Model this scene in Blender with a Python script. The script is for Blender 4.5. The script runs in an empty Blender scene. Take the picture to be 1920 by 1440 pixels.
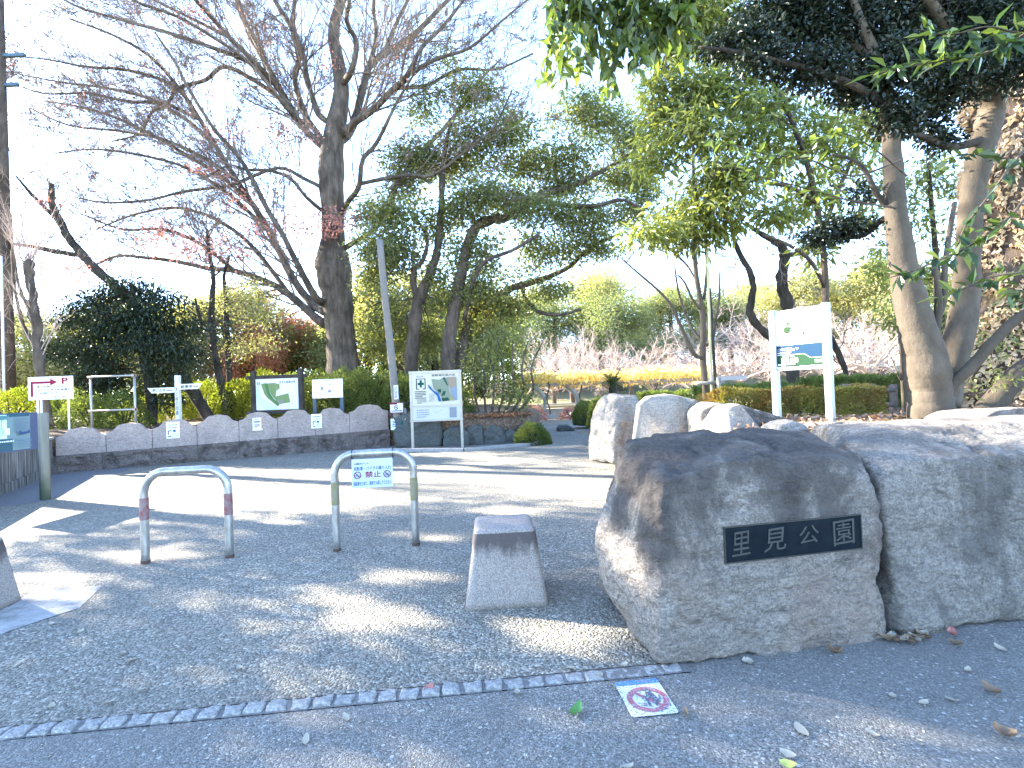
import bpy, bmesh, math
import numpy as np
from mathutils import Vector, Matrix

SC = bpy.context.scene
COL = SC.collection
R = math.radians

# ------------------------------------------------------------------ camera
F = 960.0                       # focal length in pixels of the 1920 px wide photograph
EYE = Vector((0, 0, 1.5))
PITCH, ROLL = 0.9, -2.2
cam_d = bpy.data.cameras.new('camera')
cam_d.sensor_width = 36.0
cam_d.lens = 36.0 * F / 1920.0
cam_d.clip_start = 0.05
cam_d.clip_end = 2000
cam = bpy.data.objects.new('camera', cam_d)
COL.objects.link(cam)
CM = Matrix.Rotation(R(90 + PITCH), 3, 'X') @ Matrix.Rotation(R(ROLL), 3, 'Z')
cam.matrix_world = Matrix.Translation(EYE) @ CM.to_4x4()
SC.camera = cam

# ------------------------------------------------------------------ light
SUN_AZ, SUN_EL = -65.7, 27.0    # degrees from +Y (clockwise), elevation
world = bpy.data.worlds.new('World')
SC.world = world
world.use_nodes = True
_nt = world.node_tree
_sky = _nt.nodes.new('ShaderNodeTexSky')
_sky.sky_type = 'NISHITA'
_sky.sun_disc = False
_sky.sun_elevation = R(SUN_EL)
_sky.sun_rotation = R(SUN_AZ % 360)
_sky.air_density = 0.65
_sky.dust_density = 0.15
_sky.ozone_density = 1.6
_nt.links.new(_sky.outputs[0], _nt.nodes['Background'].inputs[0])
_nt.nodes['Background'].inputs[1].default_value = 0.112
sun_d = bpy.data.lights.new('sun', 'SUN')
sun_d.energy = 3.0
sun_d.angle = R(0.5)
sun_d.color = (1.0, 0.9, 0.75)
sun = bpy.data.objects.new('sun', sun_d)
COL.objects.link(sun)
SD = Vector((math.sin(R(SUN_AZ)) * math.cos(R(SUN_EL)), math.cos(R(SUN_AZ)) * math.cos(R(SUN_EL)), math.sin(R(SUN_EL))))
sun.rotation_euler = SD.to_track_quat('Z', 'Y').to_euler()
sun.location = (-20, 10, 20)
SC.view_settings.view_transform = 'Standard'
SC.view_settings.look = 'None'
SC.view_settings.exposure = 3.85
SC.view_settings.gamma = 1.0
SC.render.engine = 'CYCLES'
SC.cycles.max_bounces = 6
SC.cycles.diffuse_bounces = 3
SC.cycles.transmission_bounces = 3
SC.cycles.glossy_bounces = 2

# ------------------------------------------------------------------ photograph -> place
def ray(px, py):
    return CM @ Vector(((px - 960) / F, -(py - 720) / F, -1.0))
def P(px, py, Y):
    d = ray(px, py)
    return EYE + d * (Y / d.y)
def G(px, py, z=0.0):
    d = ray(px, py)
    return EYE + d * ((z - EYE.z) / d.z)
def hyp(px):
    return 735 - 0.0384 * (px - 960)

def rng(seed):
    return np.random.default_rng(seed)

# ------------------------------------------------------------------ noise (numpy)
def _h(ix, iy, iz, s):
    n = (ix * 374761393 + iy * 668265263 + iz * 2147483647 + s * 144269) & 0xFFFFFFFF
    n = ((n ^ (n >> 13)) * 1274126177) & 0xFFFFFFFF
    n = n ^ (n >> 16)
    return (n & 0xFFFF) / 65535.0
def vnoise(p, seed=0):
    p = np.asarray(p, float)
    i = np.floor(p).astype(np.int64)
    f = p - i
    f = f * f * (3 - 2 * f)
    r = 0
    for dx in (0, 1):
        for dy in (0, 1):
            for dz in (0, 1):
                w = (f[:, 0] if dx else 1 - f[:, 0]) * (f[:, 1] if dy else 1 - f[:, 1]) * (f[:, 2] if dz else 1 - f[:, 2])
                r = r + w * _h(i[:, 0] + dx, i[:, 1] + dy, i[:, 2] + dz, seed)
    return r * 2 - 1
def fbm(p, seed=0, oct=4, gain=0.5):
    r, a, p = 0, 1.0, np.asarray(p, float)
    for o in range(oct):
        r = r + a * vnoise(p * (2.03 ** o), seed + o * 7)
        a *= gain
    return r

# ------------------------------------------------------------------ objects
def tag(o, label=None, cat=None, group=None, kind=None):
    if label: o['label'] = label
    if cat: o['category'] = cat
    if group: o['group'] = group
    if kind: o['kind'] = kind
    return o
def thing(name, label, cat, loc=(0, 0, 0), group=None):
    o = bpy.data.objects.new(name, None)
    o.empty_display_size = 0.2
    COL.objects.link(o)
    o.location = loc
    return tag(o, label, cat, group)
def world_loc(o):
    v = Vector((0, 0, 0))
    while o is not None:
        v += o.location
        o = o.parent
    return v
def copy_tree(o, loc=None, rz=0.0, sc=1.0, parent=None, label=None, group=None):
    c = o.copy()
    COL.objects.link(c)
    c.parent = parent
    if loc is not None:
        c.location = loc
        c.rotation_euler = (0, 0, rz)
        c.scale = (sc, sc, sc) if not isinstance(sc, tuple) else sc
    if label: c['label'] = label
    if group: c['group'] = group
    for ch in [x for x in o.children]:
        copy_tree(ch, parent=c)
    return c

class Geo:
    """collects vertices and faces in world coordinates; build() links ONE mesh object"""
    def __init__(s):
        s.v, s.f, s.n, s.t, s.mi = [], [], 0, [], []
    def add(s, verts, faces, tint=None, mi=0):
        verts = np.asarray(verts, float).reshape(-1, 3)
        if isinstance(faces, np.ndarray):
            fl = [faces + s.n]
        else:
            by = {}
            for f in faces: by.setdefault(len(f), []).append(f)
            fl = [np.asarray(x, np.int64) + s.n for x in by.values()]
        s.v.append(verts)
        for f in fl:
            s.f.append(f)
            s.t.append(np.zeros(len(f)) if tint is None else np.broadcast_to(np.asarray(tint, float), (len(f),)))
            s.mi.append(np.full(len(f), mi, np.int32))
        s.n += len(verts)
    def box(s, c, h, M=None, mi=0):
        c = np.asarray(c, float); h = np.asarray(h, float)
        v = np.array([(x, y, z) for x in (-1, 1) for y in (-1, 1) for z in (-1, 1)], float) * h
        if M is not None: v = v @ np.array(M).T
        s.add(v + c, [(0, 1, 3, 2), (4, 6, 7, 5), (0, 4, 5, 1), (2, 3, 7, 6), (0, 2, 6, 4), (1, 5, 7, 3)], mi=mi)
    def tube(s, pts, rad, sides=8, cap=True, mi=0, tint=None):
        pts = np.asarray([tuple(p) for p in pts], float)
        n = len(pts)
        rad = np.broadcast_to(np.asarray(rad, float), (n,))
        d = np.gradient(pts, axis=0)
        d /= np.linalg.norm(d, axis=1)[:, None] + 1e-9
        a = np.array([0.31, 0.17, 0.05])
        md = d.mean(0)
        a = np.array([1.0, 0.1, 0.0]) if abs(md[2]) > 0.7 * np.linalg.norm(md) + 1e-9 else np.array([0, 0.1, 1.0])
        u = np.cross(d, a); u /= np.linalg.norm(u, axis=1)[:, None] + 1e-9
        w = np.cross(d, u)
        th = np.arange(sides) * 2 * math.pi / sides
        ring = pts[:, None, :] + rad[:, None, None] * (np.cos(th)[None, :, None] * u[:, None, :] + np.sin(th)[None, :, None] * w[:, None, :])
        i = np.arange(n - 1)[:, None] * sides
        j = np.arange(sides)[None, :]
        k = (j + 1) % sides
        q = np.stack([i + j, i + k, i + sides + k, i + sides + j], -1).reshape(-1, 4)
        s.add(ring.reshape(-1, 3), q, mi=mi, tint=tint)
        if cap:
            b = s.n - n * sides
            s.f.append(np.array([[b + x for x in range(sides - 1, -1, -1)], [b + (n - 1) * sides + x for x in range(sides)]]))
            s.t.append(np.zeros(2)); s.mi.append(np.full(2, mi, np.int32))
    def build(s, name, mats, parent=None, smooth=True, origin=None, tints=False):
        V = np.concatenate(s.v)
        o0 = Vector(origin) if origin is not None else Vector((0, 0, 0))
        if parent is not None: o0 = world_loc(parent)
        V = V - np.array(o0)
        me = bpy.data.meshes.new(name)
        me.vertices.add(len(V))
        me.vertices.foreach_set('co', V.astype(np.float32).ravel())
        tot = np.concatenate([np.full(len(f), f.shape[1], np.int32) for f in s.f])
        idx = np.concatenate([f.ravel() for f in s.f]).astype(np.int32)
        me.loops.add(len(idx)); me.loops.foreach_set('vertex_index', idx)
        me.polygons.add(len(tot))
        st = np.zeros(len(tot), np.int32); st[1:] = np.cumsum(tot)[:-1]
        me.polygons.foreach_set('loop_start', st)
        me.polygons.foreach_set('loop_total', tot)
        me.polygons.foreach_set('use_smooth', np.full(len(tot), smooth, bool))
        if not isinstance(mats, (list, tuple)): mats = [mats]
        for m in mats: me.materials.append(m)
        if len(mats) > 1: me.polygons.foreach_set('material_index', np.concatenate(s.mi))
        if tints:
            at = me.attributes.new('tint', 'FLOAT', 'FACE')
            at.data.foreach_set('value', np.concatenate(s.t).astype(np.float32))
        me.update(calc_edges=True)
        me.validate()
        o = bpy.data.objects.new(name, me)
        COL.objects.link(o)
        if parent is not None: o.parent = parent
        else: o.location = o0
        return o

def single(geo, name, mats, label, cat, origin, group=None, smooth=True, tints=False):
    return tag(geo.build(name, mats, None, smooth, origin, tints), label, cat, group)

# ------------------------------------------------------------------ materials
class M:
    """small node helper around one material"""
    def __init__(s, name):
        s.m = bpy.data.materials.new(name)
        s.m.use_nodes = True
        s.nt = s.m.node_tree
        s.b = s.nt.nodes['Principled BSDF']
        s.out = s.nt.nodes['Material Output']
        s.tc = None
    def n(s, typ, **kw):
        x = s.nt.nodes.new('ShaderNode' + typ)
        for k, v in kw.items(): setattr(x, k, v)
        return x
    def l(s, a, b): s.nt.links.new(a, b)
    def co(s, scale=(1, 1, 1), rot=(0, 0, 0)):
        if s.tc is None: s.tc = s.n('TexCoord')
        mp = s.n('Mapping')
        s.l(s.tc.outputs['Object'], mp.inputs[0])
        mp.inputs['Scale'].default_value = scale if isinstance(scale, tuple) else (scale,) * 3
        mp.inputs['Rotation'].default_value = rot
        return mp.outputs[0]
    def noise(s, scale, detail=3, rough=0.55, co=None, dist=0.0):
        x = s.n('TexNoise')
        x.inputs['Scale'].default_value = scale
        x.inputs['Detail'].default_value = detail
        x.inputs['Roughness'].default_value = rough
        x.inputs['Distortion'].default_value = dist
        s.l(co if co is not None else s.co(), x.inputs['Vector'])
        return x.outputs[0]
    def vor(s, scale, co=None, feature='F1', out='Distance'):
        x = s.n('TexVoronoi', feature=feature)
        x.inputs['Scale'].default_value = scale
        s.l(co if co is not None else s.co(), x.inputs['Vector'])
        return x.outputs[out]
    def ramp(s, fac, stops, interp='LINEAR'):
        x = s.n('ValToRGB')
        x.color_ramp.interpolation = interp
        e = x.color_ramp.elements
        while len(e) < len(stops): e.new(0.5)
        for i, (p, c) in enumerate(stops):
            e[i].position = p
            e[i].color = (*c, 1) if not isinstance(c, (int, float)) else (c, c, c, 1)
        s.l(fac, x.inputs[0])
        return x.outputs[0]
    def mix(s, fac, a, b, mode='MIX'):
        x = s.n('Mix', data_type='RGBA', blend_type=mode)
        for sock, v in ((x.inputs[0], fac), (x.inputs[6], a), (x.inputs[7], b)):
            if hasattr(v, 'links'): s.l(v, sock)
            elif isinstance(v, (int, float)): sock.default_value = v
            else: sock.default_value = (*v, 1)
        return x.outputs[2]
    def math(s, op, a, b=0.5):
        x = s.n('Math', operation=op)
        for sock, v in ((x.inputs[0], a), (x.inputs[1], b)):
            if hasattr(v, 'links'): s.l(v, sock)
            else: sock.default_value = v
        return x.outputs[0]
    def bump(s, h, strength=0.3, dist=0.01):
        x = s.n('Bump')
        x.inputs['Strength'].default_value = strength
        x.inputs['Distance'].default_value = dist
        s.l(h, x.inputs['Height'])
        s.l(x.outputs[0], s.b.inputs['Normal'])
    def done(s, col, rough=0.8, metal=0.0, spec=0.3):
        if hasattr(col, 'links'): s.l(col, s.b.inputs['Base Color'])
        else: s.b.inputs['Base Color'].default_value = (*col, 1)
        if hasattr(rough, 'links'): s.l(rough, s.b.inputs['Roughness'])
        else: s.b.inputs['Roughness'].default_value = rough
        s.b.inputs['Metallic'].default_value = metal
        s.b.inputs['Specular IOR Level'].default_value = spec
        return s.m

def paint(name, c, rough=0.5, metal=0.0, dirt=0.25, spec=0.4):
    m = M(name)
    d = m.noise(9.0, 5)
    f = m.ramp(d, [(0.35, 0.0), (0.75, 1.0)])
    k = m.math('MULTIPLY', f, dirt)
    return m.done(m.mix(k, c, tuple(x * 0.55 + 0.02 for x in c)), rough, metal, spec)
def ink(name, c):
    m = M(name)
    return m.done(c, 0.6, 0, 0.2)

def leafmat(name, c1, c2, trans=0.35, rough=0.5, spec=0.35, tcol=None):
    m = M(name)
    at = m.n('Attribute', attribute_name='tint')
    col = m.mix(at.outputs['Fac'], c1, c2)
    m.done(col, rough, 0, spec)
    if trans > 0:
        tr = m.n('BsdfTranslucent')
        tcol = tcol or (1.5, 1.6, 0.7)
        m.l(m.mix(1.0, col, tcol, 'MULTIPLY'), tr.inputs[0])
        mx = m.n('MixShader')
        mx.inputs[0].default_value = trans
        m.l(m.b.outputs[0], mx.inputs[1]); m.l(tr.outputs[0], mx.inputs[2])
        m.l(mx.outputs[0], m.out.inputs[0])
    return m.m

def barkmat(name, c1, c2, scale=6.0, streak=0.25, bump=0.6, patch=None):
    m = M(name)
    co = m.co((1, 1, streak))
    a = m.noise(scale, 6, 0.65, co)
    b = m.noise(scale * 0.25, 3, 0.5, m.co((1, 1, 0.6)))
    col = m.ramp(a, [(0.3, c1), (0.7, c2)])
    col = m.mix(m.ramp(b, [(0.4, 0.0), (0.65, 0.6)]), col, patch or tuple(x * 0.5 for x in c1))
    m.bump(m.noise(scale * 2.0, 6, 0.7, co), bump, 0.04)
    return m.done(col, 0.9, 0, 0.15)

def granite(name, base, dark, stain, stain_amt=0.8, scale=1.0, bump=0.5, warm=None, stz=None):
    m = M(name)
    sp = m.vor(130 * scale, out='Color')
    sep = m.n('SeparateColor'); m.l(sp, sep.inputs[0])
    grain = m.ramp(sep.outputs[0], [(0.0, tuple(.5 * (x + y) for x, y in zip(dark, base))), (0.3, tuple(x * 0.82 for x in base)), (0.6, base), (1.0, tuple(min(1, x * 1.25) for x in base))])
    big = m.noise(2.2, 5, 0.6)
    col = m.mix(m.ramp(big, [(0.3, 0.5), (0.7, 0.0)]), grain, tuple(x * 0.6 for x in base))
    if warm:
        w = m.noise(1.3, 4, 0.6, m.co((1, 1.3, 1)))
        col = m.mix(m.ramp(w, [(0.5, 0.0), (0.66, 0.55)]), col, warm)
    st = m.noise(1.7, 6, 0.65, m.co((1.3, 1.3, 0.7)), 0.6)
    if stz:
        xyz = m.n('SeparateXYZ'); m.l(m.co(), xyz.inputs[0])
        st = m.math('ADD', st, m.math('MULTIPLY', m.math('SUBTRACT', xyz.outputs[2], stz[0]), stz[1]))
    col = m.mix(m.math('MULTIPLY', m.ramp(st, [(0.48, 0.0), (0.58, 0.75), (0.7, 1.0)]), stain_amt), col, stain)
    streak = m.noise(13, 7, 0.78, m.co((1, 1, 2.2), (0.4, 0.5, 0)), 1.2)
    col = m.mix(m.ramp(streak, [(0.36, 0.8), (0.54, 0.0)]), col, tuple(x * 0.34 for x in base))
    pit = m.noise(38, 6, 0.8)
    col = m.mix(m.ramp(pit, [(0.36, 0.75), (0.47, 0.0)]), col, tuple(x * 0.3 for x in base))
    h = m.math('ADD', m.noise(24, 7, 0.8), m.math('MULTIPLY', m.noise(8, 5, 0.7, m.co((1, 1, 1.8), (.4, .5, 0)), .8), 2.0))
    m.bump(h, bump, 0.045)
    return m.done(col, 0.85, 0, 0.25)

# --- ground
def asphalt(name, sizes, c_lo, c_mid, c_hi, bump, patch, fleck=0.94):
    m = M(name)
    cell = m.vor(sizes, out='Color')
    sep = m.n('SeparateColor'); m.l(cell, sep.inputs[0])
    col = m.ramp(sep.outputs[0], [(0.0, c_lo), (0.5, c_mid), (0.9, c_hi), (1.0, tuple(min(1, x * 1.7) for x in c_hi))])
    big = m.noise(0.55, 5, 0.6)
    col = m.mix(m.ramp(big, [(0.35, 0.55), (0.7, 0.0)]), col, patch)
    mid = m.noise(3.5, 4, 0.6)
    col = m.mix(m.ramp(mid, [(0.4, 0.25), (0.65, 0.0)]), col, tuple(x * 0.6 for x in c_mid))
    fl = m.vor(sizes * 0.33, out='Color')
    sp2 = m.n('SeparateColor'); m.l(fl, sp2.inputs[0])
    fd = m.vor(sizes * 0.33)
    k = m.math('MULTIPLY', m.math('GREATER_THAN', sp2.outputs[1], fleck), m.math('LESS_THAN', fd, 0.35))
    col = m.mix(m.math('MULTIPLY', k, 0.85), col, (0.42, 0.41, 0.38))
    d = m.vor(sizes)
    h = m.math('ADD', m.math('MULTIPLY', d, -1.0), m.math('MULTIPLY', m.noise(sizes * 0.4, 3), 0.8))
    m.bump(h, bump, 0.012)
    return m.done(col, 0.85, 0, 0.3)
ASPH = asphalt('coarse_asphalt', 75, (0.068, 0.062, 0.05), (0.245, 0.227, 0.182), (0.43, 0.4, 0.325), 1.0, (0.165, 0.155, 0.13), 0.985)
ROAD = asphalt('fine_asphalt', 130, (0.075, 0.071, 0.063), (0.2, 0.189, 0.166), (0.3, 0.287, 0.25), 0.5, (0.15, 0.144, 0.13), 0.955)
def plainground(name, stops, scale, bump=0.4, extra=None):
    m = M(name)
    a = m.noise(scale, 6, 0.7)
    col = m.ramp(a, stops)
    if extra: col = m.mix(m.ramp(m.noise(0.3, 3), [(0.4, 0), (0.6, 1)]), col, extra)
    m.bump(m.noise(scale * 2, 5, 0.7), bump, 0.03)
    return m.done(col, 0.95, 0, 0.15)
SOIL = plainground('leafy_soil', [(0.3, (0.06, 0.04, 0.028)), (0.5, (0.14, 0.095, 0.065)), (0.72, (0.3, 0.22, 0.16))], 14)
EARTH = plainground('dry_ground', [(0.3, (0.1, 0.09, 0.05)), (0.7, (0.25, 0.21, 0.12))], 3, 0.3, (0.16, 0.16, 0.06))
LAWN = plainground('winter_lawn', [(0.3, (0.22, 0.2, 0.06)), (0.7, (0.36, 0.32, 0.13))], 6, 0.3)
PAVE = plainground('pale_paving', [(0.3, (0.14, 0.14, 0.145)), (0.7, (0.21, 0.21, 0.21))], 20, 0.25)
CONC = plainground('concrete', [(0.3, (0.26, 0.25, 0.235)), (0.7, (0.4, 0.39, 0.37))], 12, 0.3)
KERB = granite('kerb_granite', (0.47, 0.455, 0.42), (0.12, 0.12, 0.12), (0.2, 0.2, 0.2), 0.3, 1.3, 0.6)

# --- stone, wood, metal
BOULD = granite('boulder_granite', (0.45, 0.395, 0.335), (0.05, 0.044, 0.04), (0.055, 0.046, 0.044), 0.92, 0.8, 1.0, (0.36, 0.25, 0.19), (0.66, 0.46))
BOULD2 = granite('boulder_granite_pale', (0.43, 0.385, 0.33), (0.05, 0.047, 0.044), (0.09, 0.082, 0.075), 0.75, 0.7, 1.0)
PALE = granite('pale_rock', (0.4, 0.355, 0.3), (0.2, 0.16, 0.13), (0.25, 0.17, 0.11), 0.5, 0.7, 0.6)
DARKR = granite('grey_green_rock', (0.15, 0.16, 0.145), (0.06, 0.06, 0.06), (0.08, 0.085, 0.08), 0.5, 0.7, 0.6)
WALLP = granite('wall_granite', (0.47, 0.37, 0.315), (0.18, 0.155, 0.14), (0.25, 0.205, 0.185), 0.5, 0.8, 0.25)
WALLB = granite('wall_base_rough', (0.3, 0.24, 0.205), (0.05, 0.042, 0.04), (0.06, 0.05, 0.045), 0.8, 0.5, 1.0)
GREY_WOOD = barkmat('weathered_wood', (0.16, 0.15, 0.13), (0.3, 0.28, 0.25), 22, 0.06, 0.3)
DARK_WOOD = barkmat('dark_timber', (0.035, 0.03, 0.027), (0.08, 0.07, 0.06), 22, 0.08, 0.3)
BARK_Z = barkmat('grey_brown_bark', (0.06, 0.046, 0.036), (0.18, 0.145, 0.115), 11, 0.16, 1.0, (0.024, 0.019, 0.016))
BARK_E = barkmat('brown_bark', (0.06, 0.045, 0.035), (0.16, 0.125, 0.098), 10, 0.25, 0.8)
BARK_P = barkmat('smooth_pale_bark', (0.055, 0.044, 0.032), (0.125, 0.102, 0.077), 5, 0.6, 0.45, (0.05, 0.043, 0.034))
BARK_D = barkmat('dark_bark', (0.03, 0.026, 0.022), (0.09, 0.075, 0.06), 10, 0.25, 0.7)
TWIG_P = barkmat('pinkish_twigs', (0.3, 0.23, 0.2), (0.5, 0.41, 0.36), 5, 0.5, 0.1, (0.35, 0.25, 0.22))
TWIG = barkmat('twig_bark', (0.15, 0.11, 0.085), (0.27, 0.205, 0.165), 5, 0.5, 0.1)
STEEL = paint('dull_steel', (0.42, 0.42, 0.4), 0.38, 0.85, 0.5)
STEELW = paint('galvanised_pipe', (0.34, 0.34, 0.32), 0.45, 0.5, 0.3)
POSTW = paint('white_post', (0.78, 0.8, 0.8), 0.4, 0.0, 0.15)
BEIGE = paint('beige_frame', (0.42, 0.38, 0.31), 0.45, 0.2, 0.4)
CONPOLE = paint('concrete_pole', (0.2, 0.18, 0.16), 0.85, 0, 0.5, 0.15)
WHITE = paint('sign_white', (0.8, 0.8, 0.8), 0.45, 0, 0.08)
NAVY = paint('navy_post', (0.05, 0.09, 0.13), 0.5, 0, 0.3)
INK = ink('black_ink', (0.03, 0.03, 0.035))
RUST = paint('rust', (0.09, 0.05, 0.035), 0.9, 0, 0.5)
# --- leaves
L_EVER = leafmat('evergreen_leaves', (0.075, 0.092, 0.036), (0.27, 0.27, 0.12), 0.5, 0.38, 0.5)
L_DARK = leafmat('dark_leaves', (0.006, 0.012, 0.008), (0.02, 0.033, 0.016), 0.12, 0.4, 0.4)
L_LONG = leafmat('long_leaves', (0.09, 0.115, 0.03), (0.29, 0.3, 0.1), 0.5, 0.4, 0.5)
L_YELL = leafmat('yellow_green_leaves', (0.10, 0.13, 0.015), (0.26, 0.26, 0.03), 0.45, 0.5, 0.4)
L_HEDGE = leafmat('hedge_leaves', (0.06, 0.09, 0.022), (0.19, 0.21, 0.06), 0.45, 0.5, 0.4)
L_BROWNH = leafmat('brown_hedge_leaves', (0.12, 0.06, 0.03), (0.24, 0.16, 0.06), 0.3, 0.6, 0.3, (1.4, 1.2, 0.9))
L_WIST = leafmat('yellow_wisteria_leaves', (0.62, 0.47, 0.14), (0.78, 0.7, 0.36), 0.45, 0.6, 0.3, (1.4, 1.2, 0.8))
L_RED = leafmat('reddish_leaves', (0.3, 0.14, 0.125), (0.42, 0.25, 0.2), 0.4, 0.6, 0.3, (1.5, 1.1, 1.0))
L_MAPLE = leafmat('maple_leaves', (0.46, 0.17, 0.13), (0.58, 0.36, 0.18), 0.5, 0.6, 0.3, (1.4, 1.0, 0.9))
L_BIG = leafmat('broad_glossy_leaves', (0.024, 0.05, 0.024), (0.15, 0.185, 0.04), 0.45, 0.3, 0.6)
L_CON = leafmat('conifer_needles', (0.012, 0.022, 0.014), (0.034, 0.05, 0.026), 0.12, 0.5, 0.35)
L_FAR = leafmat('far_green_leaves', (0.12, 0.14, 0.075), (0.27, 0.28, 0.15), 0.45, 0.6, 0.3)
L_FARY = leafmat('far_olive_leaves', (0.22, 0.21, 0.11), (0.4, 0.37, 0.21), 0.45, 0.6, 0.3)
L_TAN = leafmat('dry_vine_leaves', (0.42, 0.31, 0.19), (0.7, 0.56, 0.38), 0.25, 0.8, 0.15, (1.3, 1.2, 1.0))
L_PALM = leafmat('cycad_fronds', (0.03, 0.055, 0.015), (0.1, 0.13, 0.03), 0.2, 0.4, 0.4)

# ------------------------------------------------------------------ foliage and branches
def unit(a):
    return a / (np.linalg.norm(a, axis=-1, keepdims=True) + 1e-9)
def leaves(geo, c, d, L, W, rg, tint, flat=0.5):
    """one folded diamond per leaf at c pointing along d"""
    n = len(c)
    L = L * rg.uniform(0.65, 1.25, n)[:, None]
    W = W * rg.uniform(0.7, 1.2, n)[:, None]
    up = unit(rg.normal(size=(n, 3)) * (1 - flat) + np.array([0, 0, flat * 1.5]))
    s = unit(np.cross(d, up))
    nn = np.cross(s, d)
    base = c
    l = c + d * L * 0.45 + s * W * 0.5 + nn * W * 0.18
    r = c + d * L * 0.45 - s * W * 0.5 + nn * W * 0.18
    tip = c + d * L - nn * L * 0.08
    V = np.stack([base, r, tip, l], 1).reshape(-1, 3)
    i = np.arange(n)[:, None] * 4
    geo.add(V, i + np.array([[0, 1, 2, 3]]), tint)
def to_px(p):
    v = (np.asarray(p) - np.array(EYE)) @ np.array(CM)
    z = np.maximum(-v[:, 2], 1e-3)
    return 960 + F * v[:, 0] / z, 720 - F * v[:, 1] / z
GAPS = [(1120, 1190, 95, 48, 0), (1015, 1190, 70, 40, 0), (1005, 1305, 55, 22, 0), (720, 1160, 125, 38, 0), (615, 1116, 60, 17, 0), (400, 1128, 95, 14, 0), (750, 1084, 85, 17, 0), (785, 1008, 90, 15, 0), (525, 983, 40, 9, 0), (270, 1040, 120, 12, 0), (100, 1084, 95, 12, 0), (45, 1005, 45, 8, 0), (330, 1280, 110, 12, 0), (900, 1230, 60, 16, 0), (1120, 960, 75, 160, .6), (1150, 900, 75, 90, 1.0), (1180, 850, 45, 30, 1.0), (1700, 1280, 60, 10, 0), (960, 960, 70, 10, 0)]  # spots where leaves are cut from unseen crowns so sun falls through
def sun_gaps(p):
    """openings cut for sun patches in the unseen crowns beyond the left edge: True for leaves that stay"""
    keep = np.ones(len(p), bool)
    for cx, cy, rx, ry, zt in GAPS:
        q = p - np.array(SD) * ((p[:, 2] - zt) / SD.z)[:, None]
        x, y = to_px(q)
        keep &= ~((((x - cx) / rx) ** 2 + ((y - cy) / ry) ** 2 < 1) & (q[:, 1] > .5))
    return keep
def in_ellipsoids(clumps, per, rg, shell=0.45):
    cs = []
    for (c, r) in clumps:
        vol = (r[0] * r[1] * r[2]) ** (1 / 1.5)
        k = max(4, int(per * vol))
        d = unit(rg.normal(size=(k, 3)))
        rad = rg.uniform(0, 1, k) ** shell
        cs.append(np.array(c) + d * rad[:, None] * np.array(r))
    return np.concatenate(cs)
def foliage(geo, clumps, per, k, L, W, rc, rg, droop=0.25, flat=0.5, gap=0.0, gs=0.8, seed=0, keep=None):
    cc = in_ellipsoids(clumps, per, rg)
    if gap > -1:
        nz = vnoise(cc * gs, seed)
        cc = cc[nz > gap - 0.4] if gap else cc
    m = len(cc)
    off = rg.normal(size=(m, k, 3)) * rc * np.array([1, 1, 0.6])
    pos = cc[:, None, :] + off
    d = unit(unit(off) * 0.8 + rg.normal(size=(m, k, 3)) * 0.5 + np.array([0, 0, -droop]))
    tint = 0.55 * rg.uniform(0, 1, (m, 1)) + 0.45 * rg.uniform(0, 1, (m, k))
    pos, d, tint = pos.reshape(-1, 3), d.reshape(-1, 3), tint.ravel()
    if keep is not None:
        kp = keep(pos); pos, d, tint = pos[kp], d[kp], tint[kp]
    leaves(geo, pos, d, L, W, rg, tint, flat)
    return cc
def clump(px, py, Y, rx, ry, dep=None):
    s = Y / F
    return (tuple(P(px, py, Y)), (rx * s, dep if dep else 0.8 * (rx + ry) * 0.5 * s, ry * s))

def catmull(pts, per=4):
    pts = [np.asarray(p, float) for p in pts]
    if len(pts) < 3: return np.array(pts)
    q = [2 * pts[0] - pts[1]] + pts + [2 * pts[-1] - pts[-2]]
    out = []
    for i in range(1, len(q) - 2):
        for t in np.arange(per) / per:
            a, b, c, d = q[i - 1], q[i], q[i + 1], q[i + 2]
            out.append(0.5 * ((2 * b) + (-a + c) * t + (2 * a - 5 * b + 4 * c - d) * t * t + (-a + 3 * b - 3 * c + d) * t ** 3))
    out.append(pts[-1])
    return np.array(out)
def limb(geo, spec, Y, rg=None, sides=9, per=4, knob=0.08, k=1.0):
    """spec: (px, py, half width in px[, depth offset in m]) along the limb; returns points and radii in the place"""
    pts = [np.array([*P(s[0], s[1], Y + (s[3] if len(s) > 3 else 0)), s[2] * (Y + (s[3] if len(s) > 3 else 0)) / F]) for s in spec]
    c = catmull(pts, per)
    rad = k * c[:, 3].clip(0.004)
    if rg is not None and knob:
        rad = rad * (1 + knob * rg.normal(size=len(rad)))
        c[:, :3] += rg.normal(size=(len(c), 3)) * rad[:, None] * knob * 1.2
    geo.tube(c[:, :3], rad, sides)
    return c[:, :3], rad
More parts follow.
